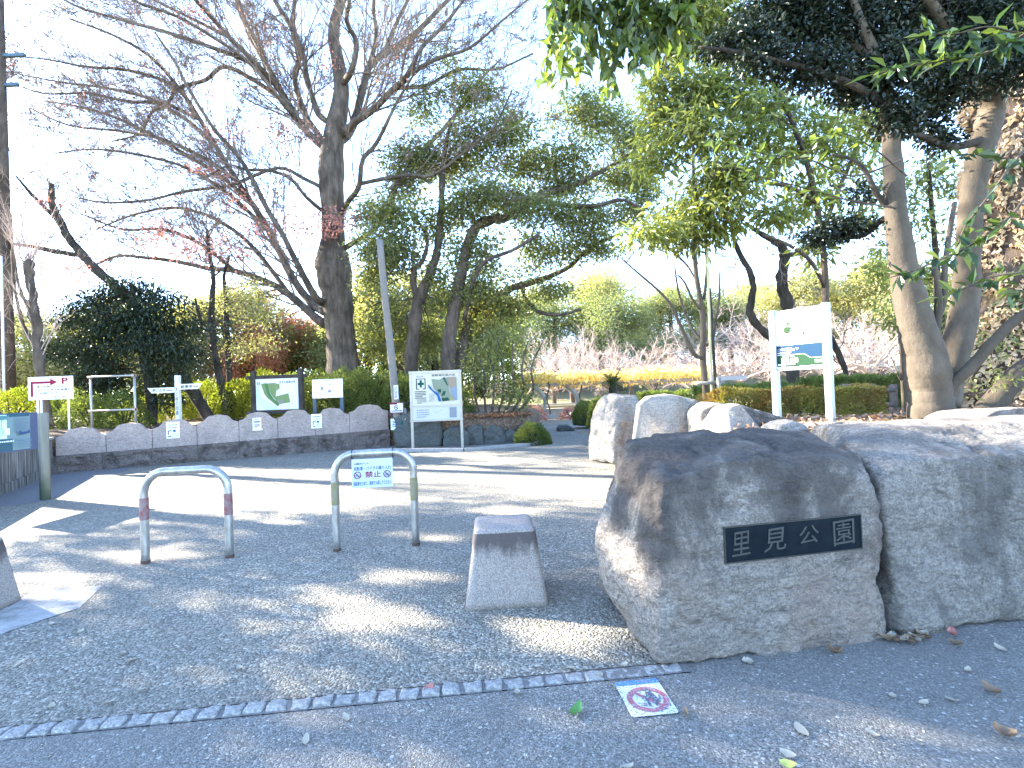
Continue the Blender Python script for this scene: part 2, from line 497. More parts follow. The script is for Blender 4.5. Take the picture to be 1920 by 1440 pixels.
def grow(geo, p, d, L, r, lev, rg, prm, tips):
    """recursive branch; prm: n (children per level), ratio, spread, wob, up"""
    n = 5 if lev > 1 else 4
    pts = [p]; q = p; dd = d
    for i in range(n - 1):
        dd = dd + rg.normal(size=3) * prm['wob'] + np.array([0, 0, prm['up']]) + prm.get('bias', 0)
        dd = dd / np.linalg.norm(dd)
        q = q + dd * L / (n - 1)
        pts.append(q)
    geo.tube(pts, np.maximum(np.linspace(r, r * 0.45, n), prm.get('rmin', 0.002)), 5 if r > 0.03 else 3, cap=False)
    if lev == 0:
        tips.append((pts[-1], dd)); return
    nc = prm['n'][min(lev, len(prm['n'])) - 1]
    for c in range(nc):
        t = 0.22 + 0.78 * (c + rg.uniform(0, 1)) / nc
        i = min(int(t * (n - 1)), n - 2)
        f = t * (n - 1) - i
        pp = pts[i] * (1 - f) + pts[i + 1] * f
        ax = rg.normal(size=3); ax -= ax.dot(dd) * dd; ax /= np.linalg.norm(ax) + 1e-9
        a = prm['spread'] * rg.uniform(0.6, 1.25)
        nd = dd * math.cos(a) + ax * math.sin(a)
        grow(geo, pp, nd, L * prm['ratio'] * (1.15 - 0.55 * t) * rg.uniform(0.75, 1.2), r * 0.55 * (1.1 - 0.5 * t), lev - 1, rg, prm, tips)
def connect(geo, nodes, targets, rg, r0=0.03, sag=0.12):
    """thin branches from the nearest limb point to points in the crown"""
    nodes = np.asarray(nodes)
    for t in targets:
        dist = np.linalg.norm(nodes - t, axis=1) + rg.uniform(0, 0.6, len(nodes))
        a = nodes[dist.argmin()]
        L = np.linalg.norm(t - a)
        m1 = a * 0.65 + t * 0.35 + rg.normal(size=3) * L * sag
        m2 = a * 0.3 + t * 0.7 + rg.normal(size=3) * L * sag
        c = catmull([a, m1, m2, t], 3)
        geo.tube(c, np.linspace(r0 * (0.5 + 0.25 * L), r0 * 0.2, len(c)), 5, cap=False)

# ------------------------------------------------------------------ rocks
def ico(sub):
    bm = bmesh.new()
    bmesh.ops.create_icosphere(bm, subdivisions=sub, radius=1.0)
    V = np.array([v.co[:] for v in bm.verts]); Fc = [tuple(v.index for v in f.verts) for f in bm.faces]
    bm.free()
    return V, np.array(Fc)
_ICO = {}
def hull_planes(pts):
    bm = bmesh.new()
    for p in pts: bm.verts.new(p)
    bmesh.ops.convex_hull(bm, input=bm.verts[:])
    bm.normal_update()
    pl = [(np.array(f.normal[:]), float(f.normal.dot(f.verts[0].co))) for f in bm.faces if f.calc_area() > 1e-5]
    bm.free()
    return pl
def rock(geo, pts, sub=5, k=26, amp=0.03, fs=3.0, seed=0, ridge=0.0, centre=None, fine=0.0):
    """rounded convex stone through the given corner points, chipped by noise"""
    pts = [np.asarray(tuple(p), float) for p in pts]
    c = np.mean(pts, 0) if centre is None else np.asarray(centre, float)
    if sub not in _ICO: _ICO[sub] = ico(sub)
    U, Fc = _ICO[sub]
    s = np.zeros(len(U))
    for n, d in hull_planes(pts):
        dc = d - n.dot(c)
        if dc < 1e-4: continue
        x = (U @ n / dc).clip(0)
        s += x ** k
    r = s ** (-1.0 / k)
    V = c + U * r[:, None]
    h = fbm(V * fs, seed, 4, 0.5) * amp
    if ridge:
        h = h - ridge * (1 - np.abs(fbm(V * fs * 0.7 + 5, seed + 3, 3))) ** 4
    if fine: h = h + fine * fbm(V * fs * 5, seed + 11, 3)
    V = V + U * h[:, None]
    geo.add(V, Fc)
    return V
def blockrock(corners8, **kw): ...

# ------------------------------------------------------------------ text and printed boards
_TX = {}
def text2d(s, bold=0.0):
    if (s, bold) in _TX: return _TX[(s, bold)]
    cu = bpy.data.curves.new('writing', 'FONT')
    cu.body = s
    cu.resolution_u = 2
    cu.offset = bold
    o = bpy.data.objects.new('writing', cu)
    COL.objects.link(o)
    dg = bpy.context.evaluated_depsgraph_get()
    ev = o.evaluated_get(dg)
    me = ev.to_mesh()
    V = np.array([v.co[:2] for v in me.vertices]) if len(me.vertices) else np.zeros((0, 2))
    Fc = [tuple(p.vertices) for p in me.polygons]
    ev.to_mesh_clear()
    bpy.data.objects.remove(o); bpy.data.curves.remove(cu)
    if len(V):
        V = V - V.min(0)
    _TX[(s, bold)] = (V, Fc)
    return _TX[(s, bold)]

_INK = {}
def inkm(c):
    if c not in _INK and max(c) < 0.75: c = tuple(x * 0.42 for x in c)
    c = tuple(round(x, 3) for x in c)
    if c not in _INK: _INK[c] = ink('printed_ink', c)
    return _INK[c]
class Board:
    """flat board: origin at bottom left, U to the right, V up, N towards the viewer; print in metres"""
    def __init__(s, o, U, V, w, h):
        s.o, s.U, s.V = Vector(o), Vector(U).normalized(), Vector(V).normalized()
        s.N = s.U.cross(s.V).normalized()
        s.w, s.h = w, h
        s.print, s.cols, s.z = Geo(), [], 0
    @classmethod
    def px(cls, bl, br, tl, Y1, Y2, Ytl=None, V=(0, 0, 1)):
        a, b, t = P(*bl, Y1), P(*br, Y2), P(*tl, Ytl or Y1)
        z = (a.z + b.z) / 2
        U = Vector((b.x - a.x, b.y - a.y, 0))
        return cls((a.x, a.y, z), U, V, U.length, (t - a).length)
    def at(s, u, v, d=0.0):
        return s.o + s.U * u + s.V * v + s.N * d
    dk = 1.0
    def mi(s, c):
        if max(c) < 0.75 and s.dk != 1: c = tuple(x * s.dk for x in c)
        m = inkm(c)
        if m not in s.cols: s.cols.append(m)
        return s.cols.index(m)
    def poly(s, uv, c, d=None):
        """uv in fractions of width / height"""
        s.z += 1
        dd = (0.003 + 0.0004 * s.z) if d is None else d
        s.print.add([tuple(s.at(u * s.w, v * s.h, dd)) for u, v in uv], [tuple(range(len(uv)))], mi=s.mi(c))
    def rect(s, u0, v0, u1, v1, c):
        s.poly([(u0, v0), (u1, v0), (u1, v1), (u0, v1)], c)
    def strip(s, uv, wd, c):
        """line of width wd (m) through fractions uv"""
        s.z += 1
        dd = 0.003 + 0.0004 * s.z
        p = np.array([(u * s.w, v * s.h) for u, v in uv])
        t = np.gradient(p, axis=0); t /= np.linalg.norm(t, axis=1)[:, None] + 1e-9
        n = np.stack([-t[:, 1], t[:, 0]], 1) * wd / 2
        a, b = p + n, p - n
        V = [tuple(s.at(x, y, dd)) for x, y in np.concatenate([a, b])]
        k = len(p)
        s.print.add(V, [(i, k + i, k + i + 1, i + 1) for i in range(k - 1)], mi=s.mi(c))
    def ring(s, u, v, r, wd, c, n=28):
        ar = s.w / s.h
        s.strip([(u + r * math.cos(x), v + r * ar * math.sin(x)) for x in np.linspace(0, 2 * math.pi, n)], wd, c)
    def disc(s, u, v, r, c, n=20, sy=1.0):
        ar = s.w / s.h
        s.poly([(u + r * math.cos(x), v + r * ar * sy * math.sin(x)) for x in np.linspace(0, 2 * math.pi, n, endpoint=False)], c)
    def text(s, t, u0, v0, u1, v1, c, bold=0.0, vertical=False):
        """fits the writing into the given box"""
        if vertical:
            n = len(t); hh = (v1 - v0) / n
            for i, ch in enumerate(t):
                s.text(ch, u0, v1 - (i + 0.95) * hh, u1, v1 - (i + 0.05) * hh, c, bold)
            return
        V, Fc = text2d(t, bold)
        if not len(V): return
        s.z += 1
        dd = 0.003 + 0.0004 * s.z
        mx = V.max(0)
        q = V / mx
        pts = [tuple(s.at((u0 + (u1 - u0) * x) * s.w, (v0 + (v1 - v0) * y) * s.h, dd)) for x, y in q]
        s.print.add(pts, Fc, mi=s.mi(c))
    def lines(s, u0, v0, u1, v1, n, c, rg, fill=0.45):
        """rows of print too small to read in the photograph"""
        hh = (v1 - v0) / n
        for i in range(n):
            y = v1 - (i + 1) * hh
            x = u0
            e = u1 if i % 4 != 3 else u0 + (u1 - u0) * rg.uniform(0.4, 0.9)
            while x < e:
                L = (u1 - u0) * rg.uniform(0.04, 0.16)
                s.rect(x, y + hh * 0.2, min(x + L, e), y + hh * (0.2 + fill), c)
                x += L + (u1 - u0) * 0.025
    def slab(s, geo, d0=-0.02, d1=0.002, mi=0, m=0.0):
        c = s.at(s.w / 2, s.h / 2, (d0 + d1) / 2)
        Mx = np.stack([np.array(s.U), np.array(s.V), np.array(s.N)], 1)
        geo.box(c, (s.w / 2 + m, s.h / 2 + m, (d1 - d0) / 2), Mx, mi)
    def bar(s, geo, u0, v0, u1, v1, d0, d1, mi=0):
        """bar between metre coordinates on the board"""
        c = s.at((u0 + u1) / 2, (v0 + v1) / 2, (d0 + d1) / 2)
        Mx = np.stack([np.array(s.U), np.array(s.V), np.array(s.N)], 1)
        geo.box(c, (abs(u1 - u0) / 2, abs(v1 - v0) / 2, abs(d1 - d0) / 2), Mx, mi)
    def printed(s, parent, name='printed_graphics'):
        if s.print.n: s.print.build(name, s.cols, parent, smooth=False)

# ================================================================== THE SETTING
def sheet(name, poly, z, mat, kind='structure'):
    g = Geo()
    g.add([(x, y, z) for x, y in poly], [tuple(range(len(poly)))])
    o = g.build(name, mat, None, smooth=False)
    tag(o, kind=kind)
    return o
K0, K1 = G(0, 1375), G(1240, 1254)
kd = (K1 - K0).normalized()
def kerb(t, off=0.0):
    n = Vector((-kd.y, kd.x, 0))
    return K0 + kd * t + n * off
g = Geo()
n_ = 60
xs = np.concatenate([np.linspace(-260, -40, 12), np.linspace(-34, 40, 38), np.linspace(60, 260, 11)])
ys = np.concatenate([np.linspace(-30, 30, 22), np.linspace(33, 90, 24), np.linspace(110, 420, 12)])
X_, Y_ = np.meshgrid(xs, ys)
rise = np.clip((Y_ - 42) / 40, 0, 1)
Z_ = -0.03 + 3.5 * rise * rise * (3 - 2 * rise) * np.clip((X_ + 25) / 20, 0.2, 1)
V_ = np.stack([X_, Y_, Z_], -1).reshape(-1, 3)
nx = len(xs)
i_ = (np.arange(len(ys) - 1)[:, None] * nx + np.arange(nx - 1)[None, :]).reshape(-1, 1)
g.add(V_, i_ + np.array([[0, 1, nx + 1, nx]]))
tag(g.build('ground', EARTH), kind='structure')
a, b = kerb(-14, 0.055), kerb(16, 0.055)
sheet('plaza_pavement', [(a.x, a.y), (kerb(3.3, .055).x, kerb(3.3, .055).y), (kerb(3.3, .05).x, kerb(3.3, .056).y + .3), (16, 4.6), (20, 12), (20, 33), (-4, 33), (-14, 18), (-16, 10)], 0.0, ASPH)
a, b = kerb(-14, -0.055), kerb(16, -0.055)
sheet('road', [(a.x, a.y), (a.x - 2, -12), (b.x + 2, -12), (b.x, b.y + 1), (kerb(3.34, .5).x, kerb(3.34, .5).y), (kerb(3.34, -.055).x, kerb(3.34, -.055).y)], -0.004, ROAD)
a, b, c, d = kerb(-14, -0.05), kerb(3.35, -0.05), kerb(3.35, 0.05), kerb(-14, 0.05)
sheet('kerb_mortar', [(p.x, p.y) for p in (a, b, c, d)], -0.001, plainground('mortar', [(0.3, (0.13, 0.12, 0.11)), (0.7, (0.25, 0.235, 0.215))], 40))
# pavement along the left walls
W0, W1 = G(100, 888), G(730, 836)
LW0, LW1 = G(0, 930), G(100, 888)
ld = (LW1 - LW0).normalized()
p = [LW0 - ld * 5, LW1, W0 + (W1 - W0) * 0.2, G(85, 940), G(0, 951)]
e = (G(0, 951) - G(85, 940)).normalized()
p.append(G(0, 951) + e * 5)
sheet('pavement', [(q.x, q.y) for q in p], 0.004, PAVE)
p = [G(18, 1138), G(62, 1108), G(192, 1099), G(150, 1140), G(95, 1158), G(20, 1183), G(-60, 1215), G(-60, 1150)]
sheet('concrete_patch', [(q.x, q.y) for q in p], 0.004, plainground('worn_concrete', [(0.3, (0.22, 0.21, 0.19)), (0.55, (0.36, 0.35, 0.33)), (0.7, (0.42, 0.41, 0.38))], 9, 0.5))
def tz(x, y):
    """height of the planted terrace on the right"""
    return max(0.12, 0.9 - 0.039 * (y - 7))
def bank(name, edge, inner, zf, mat, bump=0.06, seed=1):
    """raised ground: polygon edge (footprint) filled by a fan grid"""
    bm = bmesh.new()
    lo = [bm.verts.new((x, y, -0.05)) for x, y in edge]
    hi = [bm.verts.new((x, y, zf(x, y))) for x, y in edge]
    for i in range(len(edge)):
        j = (i + 1) % len(edge)
        bm.faces.new((lo[i], lo[j], hi[j], hi[i]))
    bm.faces.new(hi)
    bmesh.ops.triangulate(bm, faces=bm.faces[:])
    for _ in range(4):
        bmesh.ops.subdivide_edges(bm, edges=[e for e in bm.edges if e.calc_length() > 0.7], cuts=1)
        bmesh.ops.triangulate(bm, faces=bm.faces[:])
    V = np.array([v.co[:] for v in bm.verts]); Fc = [tuple(v.index for v in f.verts) for f in bm.faces]
    bm.free()
    top = V[:, 2] > 0.05
    V[:, 2] += np.where(top, fbm(V * np.array([0.9, 0.9, 0]), seed, 3) * bump, 0)
    gg = Geo(); gg.add(V, Fc)
    tag(gg.build(name, mat), kind='structure')
TERR = [(2.75, 4.4), (2.9, 6.5), (2.75, 8.6), (2.4, 10.9), (2.3, 13.5), (3.6, 19), (7.5, 25), (16, 30), (32, 30), (32, 6.5), (8, 4.4), (5.2, 3.9)]
bank('planted_terrace', TERR, None, tz, SOIL)
def lz(x, y):
    return 0.85 + 0.06 * max(0, y - 13)
n_w = Vector((-(W1 - W0).y, (W1 - W0).x, 0)).normalized()     # behind the stone wall
b0, b1 = W0 + n_w * 0.25, W1 + n_w * 0.25
LEFT = [(b0.x, b0.y), (b1.x, b1.y), (-2.6, 15.2), (-0.6, 15.1), (0.5, 15.6), (0.9, 17.5), (0.6, 21), (-1, 30), (-30, 34), (-40, 8), (-13, 6.6), (LW0.x - 1.0, LW0.y - 1.2)]
bank('planted_bank', LEFT, None, lambda x, y: min(lz(x, y), 1.9) if x < -2.2 else (0.75 if y < 15.4 else 0.8), SOIL)
g = Geo()
for pts, w in (([G(740, 847), G(870, 846), G(1000, 835), G(1012, 832)], 0.16),):
    for a, b in zip(pts[:-1], pts[1:]):
        U = (b - a); L = U.length; U.normalize()
        Mx = np.stack([np.array(U), np.array((-U.y, U.x, 0)), np.array((0, 0, 1))], 1)
        g.box((a + b) / 2 + Vector((0, 0, 0.04)), (L / 2, w / 2, 0.04), Mx)
tag(g.build('edging_kerb', CONC, smooth=False), kind='structure')
sheet('lawn', [(-3, 33.2), (22, 33.2), (30, 44), (-8, 44)], 0.0, LAWN)

# ================================================================== FOREGROUND STONES
pts = [P(1232, 1258, 2.74), P(1450, 1246, 2.84), P(1655, 1210, 2.97), P(1128, 1110, 3.75), Vector((2.14, 3.95, 0)), Vector((.85, 4.1, 0)),
       P(1106, 1060, 3.3), P(1118, 960, 3.35), P(1237, 1010, 2.72), P(1150, 868, 3.4), P(1240, 905, 2.76), P(1390, 850, 2.86), P(1555, 862, 2.95),
       P(1666, 1005, 2.98), P(1672, 1110, 3.0), P(1672, 1215, 3.0), P(1655, 925, 3.0), P(1612, 855, 3.2), P(1175, 822, 3.55), P(1250, 806, 3.65), P(1400, 797, 3.7), P(1510, 806, 3.6),
       Vector((2.1, 3.9, 1.05)), Vector((.9, 4.15, 1.0)), P(1118, 1085, 3.65)]
pts = [Vector((p.x, p.y, max(p.z, -0.04))) for p in pts]
g = Geo()
rock(g, pts, 7, 80, 0.026, 3.2, 3, 0.042, None, 0.013)
BO = Vector((1.45, 3.3, 0))
boulder = thing('name_stone', 'big rounded granite boulder with a dark name plaque set in its front', 'boulder', BO)
def plaque_frame(V):
    from mathutils.bvhtree import BVHTree
    t = BVHTree.FromPolygons([Vector(v) for v in V], [tuple(f) for f in g.f[0]])
    h = [t.ray_cast(EYE, ray(*q).normalized())[0] for q in ((1360, 987), (1614, 965), (1613, 1030), (1360, 1052), (1480, 1010))]
    return h
hs = plaque_frame(g.v[0])
yl = (hs[0].y + hs[3].y) / 2; yr = (hs[1].y + hs[2].y) / 2
pl = Board.px((1360, 1052), (1614, 1029), (1360, 987), yl - .004, yr - .004)
V = g.v[0]
rel = V - np.array(pl.o)
u_, v_, d_ = rel @ np.array(pl.U), rel @ np.array(pl.V), rel @ np.array(pl.N)
ed_ = np.maximum(np.maximum(-u_, u_ - pl.w), np.maximum(-v_, v_ - pl.h))
wt = np.clip(1 - (ed_ - .012) / .09, 0, 1); wt = wt * wt * (3 - 2 * wt) * (np.abs(d_) < .2)
V += (wt * (0.001 - d_))[:, None] * np.array(pl.N)
bo = g.build('stone', BOULD, boulder)
gg = Geo(); pl.slab(gg, -0.06, 0.006)
PLQ = M('dark_plaque')
pa = PLQ.noise(14, 5)
PLQ.bump(pa, 0.15, 0.004)
PLQ = PLQ.done(PLQ.ramp(pa, [(0.3, (0.003, 0.006, 0.009)), (0.7, (0.007, 0.012, 0.016))]), 0.7, 0.0, 0.08)
plq = gg.build('plaque', PLQ, boulder, smooth=False)
gg = Geo()
for u0, v0, u1, v1 in ((-0.006, -0.006, pl.w + .006, 0.0), (-0.006, pl.h, pl.w + .006, pl.h + .006), (-0.006, 0, 0, pl.h), (pl.w, 0, pl.w + .006, pl.h)):
    pl.bar(gg, u0, v0, u1, v1, -0.06, 0.01)
gg.build('plaque_rim', paint('bronze_rim', (0.035, 0.034, 0.03), 0.5, 0.3, 0.5), plq, smooth=False)
# raised brush-style characters
LET = paint('worn_raised_lettering', (0.03, 0.031, 0.029), 0.6, 0.0, 0.6)
for ch, u0, v0, u1, v1, sh in (('里', 0.045, 0.16, 0.175, 0.86, 0.04), ('見', 0.275, 0.2, 0.435, 0.86, 0.05), ('公', 0.53, 0.3, 0.675, 0.84, 0.04), ('園', 0.785, 0.16, 0.945, 0.9, 0.0)):
    gg = Geo()
    V, Fc = text2d(ch, 0.0)
    q = V / V.max(0)
    wob = vnoise(np.c_[q * 3.1, np.full(len(q), ord(ch) % 17)], 5)
    x = u0 + (u1 - u0) * (q[:, 0] + sh * (q[:, 1] - 0.5) * 2 + (0.006 if ch == '園' else 0.02) * wob)
    y = v0 + (v1 - v0) * (q[:, 1] + 0.06 * (q[:, 0] - 0.5) + (0.006 if ch == '園' else 0.025) * wob)
    n = len(q)
    top = [tuple(pl.at(a * pl.w, b * pl.h, 0.0105)) for a, b in zip(x, y)]
    bot = [tuple(pl.at(a * pl.w, b * pl.h, 0.005)) for a, b in zip(x, y)]
    ed = {}
    for f in Fc:
        for i in range(len(f)):
            e = (f[i], f[(i + 1) % len(f)])
            if (e[1], e[0]) in ed: del ed[(e[1], e[0])]
            else: ed[e] = 1
    side = [(a_ , a_ + n, b_ + n, b_) for a_, b_ in ed]
    gg.add(top + bot, list(Fc) + side)
    gg.build('raised_character', LET, plq, smooth=False)

# long boulder to the right
pts = [P(1600, 1206, 3.0), P(1700, 1195, 2.98), P(1920, 1172, 3.08), Vector((5.2, 3.5, -.03)), P(1605, 1000, 3.03), P(1610, 900, 3.06), P(1600, 850, 3.3), P(1590, 815, 3.7),
       P(1700, 860, 3.12), P(1800, 858, 3.15), P(1960, 850, 3.25), Vector((5.2, 3.6, .9)), P(1700, 797, 3.75), P(1850, 795, 3.8), P(1960, 793, 4.0), P(1560, 800, 4.05), P(1600, 797, 4.3),
       Vector((2.3, 4.5, 0)), Vector((5.3, 4.6, 0)), Vector((5.3, 4.5, 1.15)), Vector((2.7, 4.7, 1.1))]
pts = [Vector((max(p.x, 2.165), p.y, max(p.z, -0.04))) for p in pts]
g = Geo(); rock(g, pts, 7, 90, 0.028, 2.6, 11, 0.04, None, 0.014)
single(g, 'long_boulder', BOULD2, 'long grey granite boulder with a flat top right of the name stone', 'boulder', (3.6, 3.8, 0))

def pxrock(name, label, Y, pxs, depth, mat, seed, sub=5, amp=0.03, k=30, fs=3.0, ridge=0.02, tilt=0.0, group=None):
    """stone from its outline in the photograph (px, py[, dy]) at distance Y, with a real thickness; the back is a smaller copy"""
    fr = [P(q[0], q[1], Y + (q[2] if len(q) > 2 else 0)) for q in pxs]
    c = sum(fr, Vector()) / len(fr)
    bk = [c + (p - c) * 0.8 + Vector((0, depth, -0.02)) + Vector((tilt, 0, 0)) for p in fr]
    md = [c + (p - c) * 1.03 + Vector((tilt * .4, depth * 0.45, 0)) for p in fr]
    al = [Vector((p.x, p.y, max(p.z, -0.05))) for p in fr + bk + md]
    gg = Geo(); rock(gg, al, sub, k, amp, fs, seed, ridge)
    lo = min(p.z for p in al)
    return single(gg, name, mat, label, 'rock', (c.x, c.y + depth / 2, lo), group)
pxrock('upright_rock', 'tall pale upright rock at the path side with a rough brown right face', 10.3,
       [(1112, 870, .2), (1112, 790, .2), (1128, 750, .2), (1150, 740), (1195, 742), (1207, 765, -.1), (1205, 870, -.2), (1150, 872, -.25), (1155, 790, -.2)], 0.9, PALE, 21, 6, 0.05, 70, 3, 0.04)
pxrock('pale_rock', 'pale rock with one smooth slanting sunlit face beside the tall upright rock', 8.4,
       [(1196, 840), (1205, 760), (1222, 744), (1262, 740), (1308, 748), (1335, 800, -.1), (1330, 840, -.2), (1262, 842, -.35), (1290, 760, -.2)], 0.9, PALE, 31, 6, 0.014, 120, 3, 0.012)
pxrock('pale_rock', 'low pale wedge shaped rock between the smooth sunlit rock and the park sign', 6.9,
       [(1328, 830), (1338, 795), (1365, 762), (1388, 757), (1402, 772), (1425, 800), (1425, 835), (1370, 838, -.3)], 0.8, PALE, 41, 6, 0.014, 120, 3, 0.012)
pxrock('weathered_rock', 'dark weathered rock behind the pale rocks in front of the park sign', 7.4,
       [(1318, 830), (1312, 770), (1345, 755), (1395, 757), (1450, 775), (1515, 798), (1525, 830)], 1.1, BOULD2, 51, 6, 0.05, 24, 3, 0.04)
pxrock('pale_rock', 'small pale rock just above the top of the name stone', 5.1,
       [(1455, 830), (1465, 797), (1490, 786), (1515, 797), (1530, 830)], 0.5, PALE, 61, 5, 0.02)
pxrock('weathered_rock', 'rounded grey rock at the right edge behind the long boulder', 5.4,
       [(1820, 815), (1835, 785), (1875, 768), (1930, 762), (1990, 770), (1990, 820)], 0.9, BOULD2, 71, 6, 0.03)
pxrock('weathered_rock', 'flat grey rock under the park sign behind the long boulder', 5.9,
       [(1520, 830), (1530, 797), (1570, 791), (1640, 790), (1700, 797), (1705, 830)], 0.6, BOULD2, 73, 5, 0.03)
# retaining stones left of the path
RG = 'retaining stones along the planted bank'
for lab, Y, px, dep, sd in (
    ('broad grey slab stone behind the leaning pole and evacuation board', 14.9, [(738, 842), (738, 785), (765, 772), (800, 770), (826, 790), (832, 842)], .8, 1),
    ('squarish grey stone behind the right leg of the evacuation board', 14.8, [(830, 842), (832, 812), (845, 800), (870, 802), (881, 815), (878, 842)], .7, 2),
    ('upright grey stone just right of the evacuation board leg', 14.9, [(876, 842), (878, 805), (890, 795), (904, 800), (908, 842)], .6, 3),
    ('largest pointed grey green stone in the middle of the bank stones', 15.0, [(905, 840), (907, 812), (918, 796), (940, 802), (951, 822), (950, 840)], .7, 4),
    ('narrow flat stone tilted right among the bank stones', 15.1, [(947, 836), (948, 812), (955, 803), (968, 808), (971, 830), (966, 837)], .6, 5),
    ('dark jagged stone at the right end of the bank stones', 15.3, [(970, 838), (968, 805), (978, 793), (992, 796), (1002, 838)], .7, 6),
    ('upper mossy stone above the other bank stones', 15.6, [(882, 806), (886, 780), (905, 772), (925, 782), (930, 806)], .8, 7),
    ('small upper stone under the shrub near the path end of the bank', 15.7, [(935, 806), (940, 786), (955, 780), (972, 792), (975, 808)], .8, 8)):
    pxrock('retaining_stone', lab, Y, px, dep, DARKR, 80 + sd, 5, 0.05, 60, 3, 0.05, group=RG)
pxrock('flat_rock', 'flat dark rock under the pruned round bush by the path', 19.5, [(1076, 799), (1080, 789), (1098, 785), (1115, 790), (1118, 800)], .9, DARKR, 95, 4)
pxrock('low_rock', 'low bluish rock at the curved tip of the planting island', 18.6, [(1044, 806), (1050, 798), (1064, 796), (1078, 803), (1078, 812), (1052, 812)], 1.0, DARKR, 96, 4)

# ------------------------------------------------------------------ bollards
def bollard(cx, cy, rz, label):
    bm = bmesh.new()
    b, t, h = 0.29, 0.215, 0.535
    lo = [bm.verts.new((x * b, y * b, 0)) for x, y in ((-1, -1), (1, -1), (1, 1), (-1, 1))]
    hi = [bm.verts.new((x * t, y * t, h)) for x, y in ((-1, -1), (1, -1), (1, 1), (-1, 1))]
    bm.faces.new(lo[::-1]); bm.faces.new(hi)
    for i in range(4): bm.faces.new((lo[i], lo[(i + 1) % 4], hi[(i + 1) % 4], hi[i]))
    es = [e for e in bm.edges if max(v.co.z for v in e.verts) > 0.1]
    bmesh.ops.bevel(bm, geom=es, offset=0.045, segments=5, affect='EDGES', profile=0.6)
    bmesh.ops.subdivide_edges(bm, edges=[e for e in bm.edges if e.calc_length() > 0.1], cuts=8, use_grid_fill=True)
    bm.normal_update()
    V = np.array([v.co[:] for v in bm.verts])
    nn = np.array([v.normal[:] for v in bm.verts])
    V += nn * (fbm(V * 7, 3, 3) * 0.006)[:, None]
    Fc = [tuple(v.index for v in f.verts) for f in bm.faces]
    bm.free()
    c, s = math.cos(rz), math.sin(rz)
    V = V @ np.array([[c, s, 0], [-s, c, 0], [0, 0, 1]]) + np.array([cx, cy, 0])
    gg = Geo(); gg.add(V, Fc)
    single(gg, 'stone_bollard', BOLL, label, 'bollard', (cx, cy, 0), 'stone bollards at the park entrance')
m = M('bollard_stone')
sep = m.n('SeparateColor'); m.l(m.vor(210, out='Color'), sep.inputs[0])
col = m.ramp(sep.outputs[0], [(0, (0.15, 0.13, 0.115)), (0.5, (0.26, 0.228, 0.2)), (1, (0.36, 0.325, 0.29))])
xyz = m.n('SeparateXYZ'); m.l(m.co(), xyz.inputs[0])
zz = m.math('MULTIPLY', m.math('SUBTRACT', xyz.outputs[2], 0.27), 3.6)
drip = m.noise(4.5, 6, 0.7, m.co((2.2, 2.2, 0.5)))
edge = m.math('LESS_THAN', xyz.outputs[2], 0.505)
k = m.math('MULTIPLY', m.ramp(m.math('ADD', m.math('MULTIPLY', drip, 1.5), m.math('SUBTRACT', zz, 0.75)), [(0.25, 0), (0.62, 0.92)]), edge)
col = m.mix(k, col, (0.07, 0.058, 0.055))
m.bump(m.noise(45, 5, 0.75), 0.5, 0.012)
BOLL = m.done(col, 0.85, 0, 0.25)
bollard(-0.105, 3.86, R(3), 'tapered grey stone bollard standing left of the name boulder')
bollard(-4.2, 3.78, R(8), 'tapered stone bollard cut off by the left edge of the photo')

# ------------------------------------------------------------------ U barriers
def barrier(p0, p1, h, band, label):
    mid = (p0 + p1) / 2
    t = thing('bicycle_barrier', label, 'barrier', (mid.x, mid.y, 0), 'steel hoop barriers across the entrance')
    U = (p1 - p0); w = U.length; U.normalize()
    r, rc = 0.0385, 0.2
    H = h - r
    pth = [p0 + Vector((0, 0, z)) for z in np.linspace(-0.05, H - rc, 6)]
    for a in np.linspace(0.1, math.pi / 2, 9): pth.append(p0 + U * (rc - rc * math.cos(a)) + Vector((0, 0, H - rc + rc * math.sin(a))))
    for x in np.linspace(rc + .05, w - rc - .05, 4): pth.append(p0 + U * x + Vector((0, 0, H)))
    for a in np.linspace(math.pi / 2, 0.1, 9): pth.append(p1 - U * (rc - rc * math.cos(a)) + Vector((0, 0, H - rc + rc * math.sin(a))))
    pth += [p1 + Vector((0, 0, z)) for z in np.linspace(H - rc, -0.05, 6)]
    gg = Geo(); gg.tube(pth, r, 20); gg.build('hoop_pipe', PIPE, t)
    for q in (p0, p1):
        gg = Geo(); gg.tube([q + Vector((0, 0, z)) for z in (H * 0.48, H * 0.72)], r + 0.0015, 20, cap=False)
        gg.build('reflective_band', band, t)
        gg = Geo(); gg.tube([q + Vector((0, 0, z)) for z in (-0.01, 0.03)], r + 0.001, 16, cap=False)
        gg.build('rusty_foot', RUST, t)
    return t, U, w
m = M('worn_steel_pipe')
m1 = m.noise(6, 5, 0.6, m.co((3, 3, 1)))
PIPE = m.done(m.ramp(m1, [(0.3, (0.24, 0.235, 0.215)), (0.65, (0.46, 0.455, 0.43))]), 0.36, 0.75, 0.5)
def band(name, c1, c2):
    m = M(name)
    return m.done(m.ramp(m.noise(18, 4, 0.7), [(0.42, c2), (0.6, c1)]), 0.5, 0.1, 0.4)
YB = band('yellow_reflective_band', (0.19, 0.165, 0.06), (0.2, 0.185, 0.13))
RB = band('red_reflective_band', (0.19, 0.05, 0.052), (0.2, 0.15, 0.14))
barrier(G(273, 1056), G(431, 1045), 0.905, RB, 'left steel hoop barrier with faded red bands on its legs')
b2, U2, w2 = barrier(G(632, 1033), G(780, 1022), 0.985, YB, 'right steel hoop barrier with yellow bands carrying a paper notice')
gg = None
